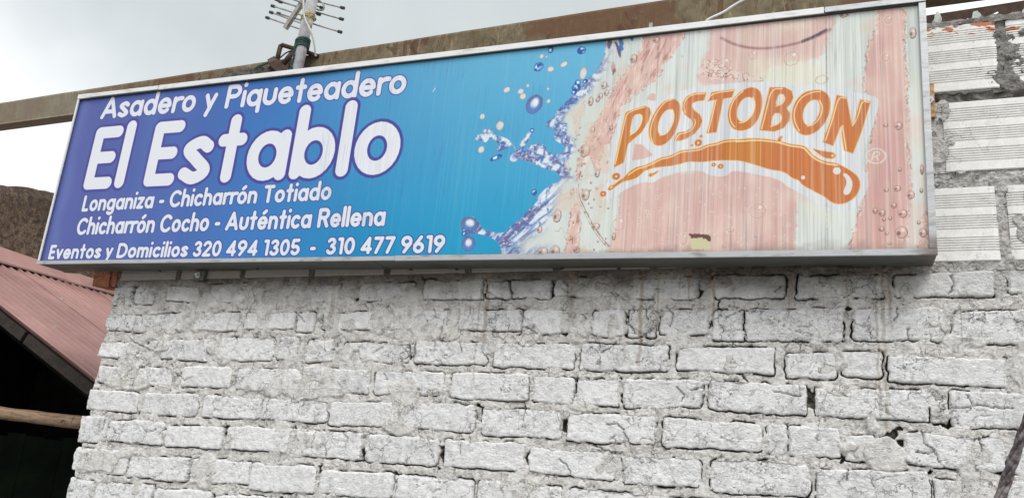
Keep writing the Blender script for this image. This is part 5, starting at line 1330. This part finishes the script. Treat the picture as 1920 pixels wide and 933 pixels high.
# flashing between roof and adobe wall
vn = np.array([rd[1], -rd[0], 0.0])          # normal of the vertical plane over the ridge, towards the roof
WP = onr(0, 492) - vn * 0.06
def flash(up, lo, lift):
    U = [onplane(x, y, WP + vn * 0.012, vn) for x, y in up]; Lw = [onr(x, y, 0.035 + lift) for x, y in lo]
    mb = MB(); n = len(U)
    th = rn * 0.002
    vs = [p for p in U] + [p for p in Lw] + [p - rn * 0.012 + fd * 0.004 for p in Lw] + [p - th for p in U]
    fs = [(i, i + 1, n + i + 1, n + i) for i in range(n - 1)] + [(n + i, n + i + 1, 2 * n + i + 1, 2 * n + i) for i in range(n - 1)] + [(3 * n + i + 1, 3 * n + i, 2 * n + i, 2 * n + i + 1) for i in range(n - 1)]
    mb.add(vs, fs); mb.build('flashing', M_ROOF, ROOF)
flash([(-120, 420), (0, 462), (70, 486), (125, 513)], [(-120, 458), (0, 489), (70, 508), (126, 524)], 0.004)
flash([(118, 511), (150, 513), (185, 525), (219, 538)], [(112, 521), (150, 532), (185, 541), (217, 550)], 0.0)
# adobe wall behind it
P = [onplane(x, y, WP, vn) for x, y in ((-260, 338), (0, 345), (38, 347), (75, 356), (112, 362), (150, 371), (200, 380))]
tt = [float((p - WP) @ rd) for p in P]; zt = [float(p[2]) for p in P]
tt = [-1.3] + tt + [9.0]; zt = [zt[0]] + zt + [zt[-1] - 0.2]
NT_, NZ_ = 160, 50; V = []
order = np.argsort(tt); tt = np.array(tt)[order]; zt = np.array(zt)[order]
Tn = np.linspace(max(-1.1, tt[0]), 8.0, NT_)
for i, t_ in enumerate(Tn):
    top = np.interp(t_, tt, zt) + (fbm(np.array([t_ * 5]), np.array([2.0]), 4, 210)[0] - 0.5) * 0.10
    for j in range(NZ_):
        z = top * j / (NZ_ - 1)
        p = WP + rd * t_ ; 
        rgh = (fbm(np.array([t_ * 3]), np.array([z * 3]), 4, 211)[0] - 0.5) * 0.05
        if j == NZ_ - 1: rgh -= 0.03
        V.append((p[0] + vn[0] * rgh, p[1] + vn[1] * rgh, z))
for i, t_ in enumerate(Tn):
    top = V[i * NZ_ + NZ_ - 1][2]; p = WP + rd * t_ - vn * 0.35; V.append((p[0], p[1], top - 0.01)); V.append((p[0], p[1], 0))
idx = np.arange(NT_ * NZ_).reshape(NT_, NZ_)
Fc = np.stack([idx[:-1, :-1], idx[1:, :-1], idx[1:, 1:], idx[:-1, 1:]], -1).reshape(-1, 4).tolist()
bb = NT_ * NZ_
for i in range(NT_ - 1): Fc.append((idx[i, -1], idx[i + 1, -1], bb + 2 * (i + 1), bb + 2 * i)); Fc.append((bb + 2 * i, bb + 2 * i + 2, bb + 2 * i + 3, bb + 2 * i + 1))
Fc.append(tuple(idx[0, :]) + (bb, bb + 1)); Fc.append(tuple(idx[-1, ::-1]) + (bb + 2 * NT_ - 1, bb + 2 * NT_ - 2))
AW = link('adobe_wall', mesh_np('adobe_wall', np.array(V), Fc, M_ADOBE)); tag(AW, 'dark weathered brown adobe wall rising behind the pink roof at the left edge', 'wall')
# shed inside, its darkness painted as near-black boards
SH_ = thing('dark_shed', 'pitch-dark shed interior under the pink roof, its shade painted as black boards', 'shed', (-4.4, 1.6, 0))
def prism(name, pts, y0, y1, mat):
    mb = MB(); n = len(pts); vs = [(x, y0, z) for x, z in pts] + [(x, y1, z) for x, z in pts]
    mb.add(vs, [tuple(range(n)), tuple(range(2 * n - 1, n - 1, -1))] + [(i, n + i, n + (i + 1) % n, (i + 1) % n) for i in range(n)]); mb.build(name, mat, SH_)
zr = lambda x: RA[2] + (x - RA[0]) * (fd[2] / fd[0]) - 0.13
prism('back_wall', [(-5.9, 0), (-3.0, 0), (-3.0, zr(-3.0) + 0.0), (-5.9, zr(-5.9))], 1.5, 1.56, M_SHED_SHADE)
prism('side_wall', [(-5.66, 0), (-5.60, 0), (-5.60, zr(-5.60) - 0.06), (-5.66, zr(-5.66) - 0.06)], 0.36, 1.5, M_SHED_SHADE)
prism('side_wall', [(-3.1, 0), (-3.04, 0), (-3.04, zr(-3.04) - 0.03), (-3.1, zr(-3.1) - 0.03)], 0.36, 1.5, M_SHED_SHADE)
prism('ceiling', [(-5.6, zr(-5.6) - 0.01), (-3.1, zr(-3.1) - 0.01), (-3.1, zr(-3.1) + 0.01), (-5.6, zr(-5.6) + 0.01)], 0.42, 1.5, M_SHED_SHADE)
mb = MB(); mb.box((-5.6, 0.36, 0.004), (-3.1, 1.5, 0.02)); mb.build('floor', M_SHED_SHADE, SH_)
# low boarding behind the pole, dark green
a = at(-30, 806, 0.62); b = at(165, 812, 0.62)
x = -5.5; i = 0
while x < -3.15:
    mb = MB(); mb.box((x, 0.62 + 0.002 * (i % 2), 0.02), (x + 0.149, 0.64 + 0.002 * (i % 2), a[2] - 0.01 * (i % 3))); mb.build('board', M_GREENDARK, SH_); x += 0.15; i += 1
# round pole across the opening
p0, p1 = at(-140, 757, 0.42), at(190, 796, 0.42)
N = 60; V = []
for i in range(N + 1):
    t = i / N; c = p0 + (p1 - p0) * t
    r_ = 0.036 + 0.004 * (fbm(np.array([t * 9]), np.array([0.5]), 2, 220)[0] - 0.5) * 2 - 0.004 * t
    for k in range(16):
        a_ = 2 * math.pi * k / 16; kn = 1 + 0.10 * (fbm(np.array([t * 14]), np.array([k * 0.6]), 2, 221)[0] - 0.5)
        V.append(c + np.array([0, math.cos(a_), math.sin(a_)]) * r_ * kn)
Fc = [(i * 16 + k, (i + 1) * 16 + k, (i + 1) * 16 + (k + 1) % 16, i * 16 + (k + 1) % 16) for i in range(N) for k in range(16)]
Fc += [tuple(range(16))[::-1], tuple(N * 16 + k for k in range(16))]
tag(link('wooden_pole', mesh_np('wooden_pole', np.array(V), Fc, M_LOG, True)), 'weathered round wooden pole lying across the dark shed opening', 'pole')

# ------------------------------------------------------------------ twisted wire at the lower right
TY = -1.1
q = [at(1868, 960, TY), at(1885, 905, TY), at(1901, 858, TY - 0.02), at(1918, 810, TY - 0.04), at(1950, 722, TY - 0.08), at(1990, 600, TY - 0.12)]
q = [q[0] + (q[0] - q[1]) * 1.2] + q
TWI = thing('twisted_wire', 'thick twisted grey wire slanting across the lower right corner in front of the bricks', 'wire', tuple(float(c) for c in q[0]))
axis = spl([tuple(p) for p in q], 14) if False else None
Q = np.array(q); cum = np.concatenate([[0], np.cumsum(np.linalg.norm(np.diff(Q, axis=0), axis=1))])
tt_ = np.linspace(0, cum[-1], 120); AX = np.stack([np.interp(tt_, cum, Q[:, k]) for k in range(3)], 1)
for ph in range(4):
    pts = []; rs = []
    for i, p in enumerate(AX):
        d = AX[min(i + 1, 119)] - AX[max(i - 1, 0)]; d /= np.linalg.norm(d)
        u_ = np.cross(d, (0, 1, 0)); u_ /= np.linalg.norm(u_); v_ = np.cross(d, u_); a_ = i * 0.13 + ph * math.pi / 2
        tp_ = 1.0 - 0.45 * i / 119; pts.append(p + (u_ * math.cos(a_) + v_ * math.sin(a_)) * 0.0066 * tp_); rs.append(0.0056 * tp_)
    mb = MB(); mb.tube(pts, rs, 8); mb.build('strand', M_WIRE, TWI, True)
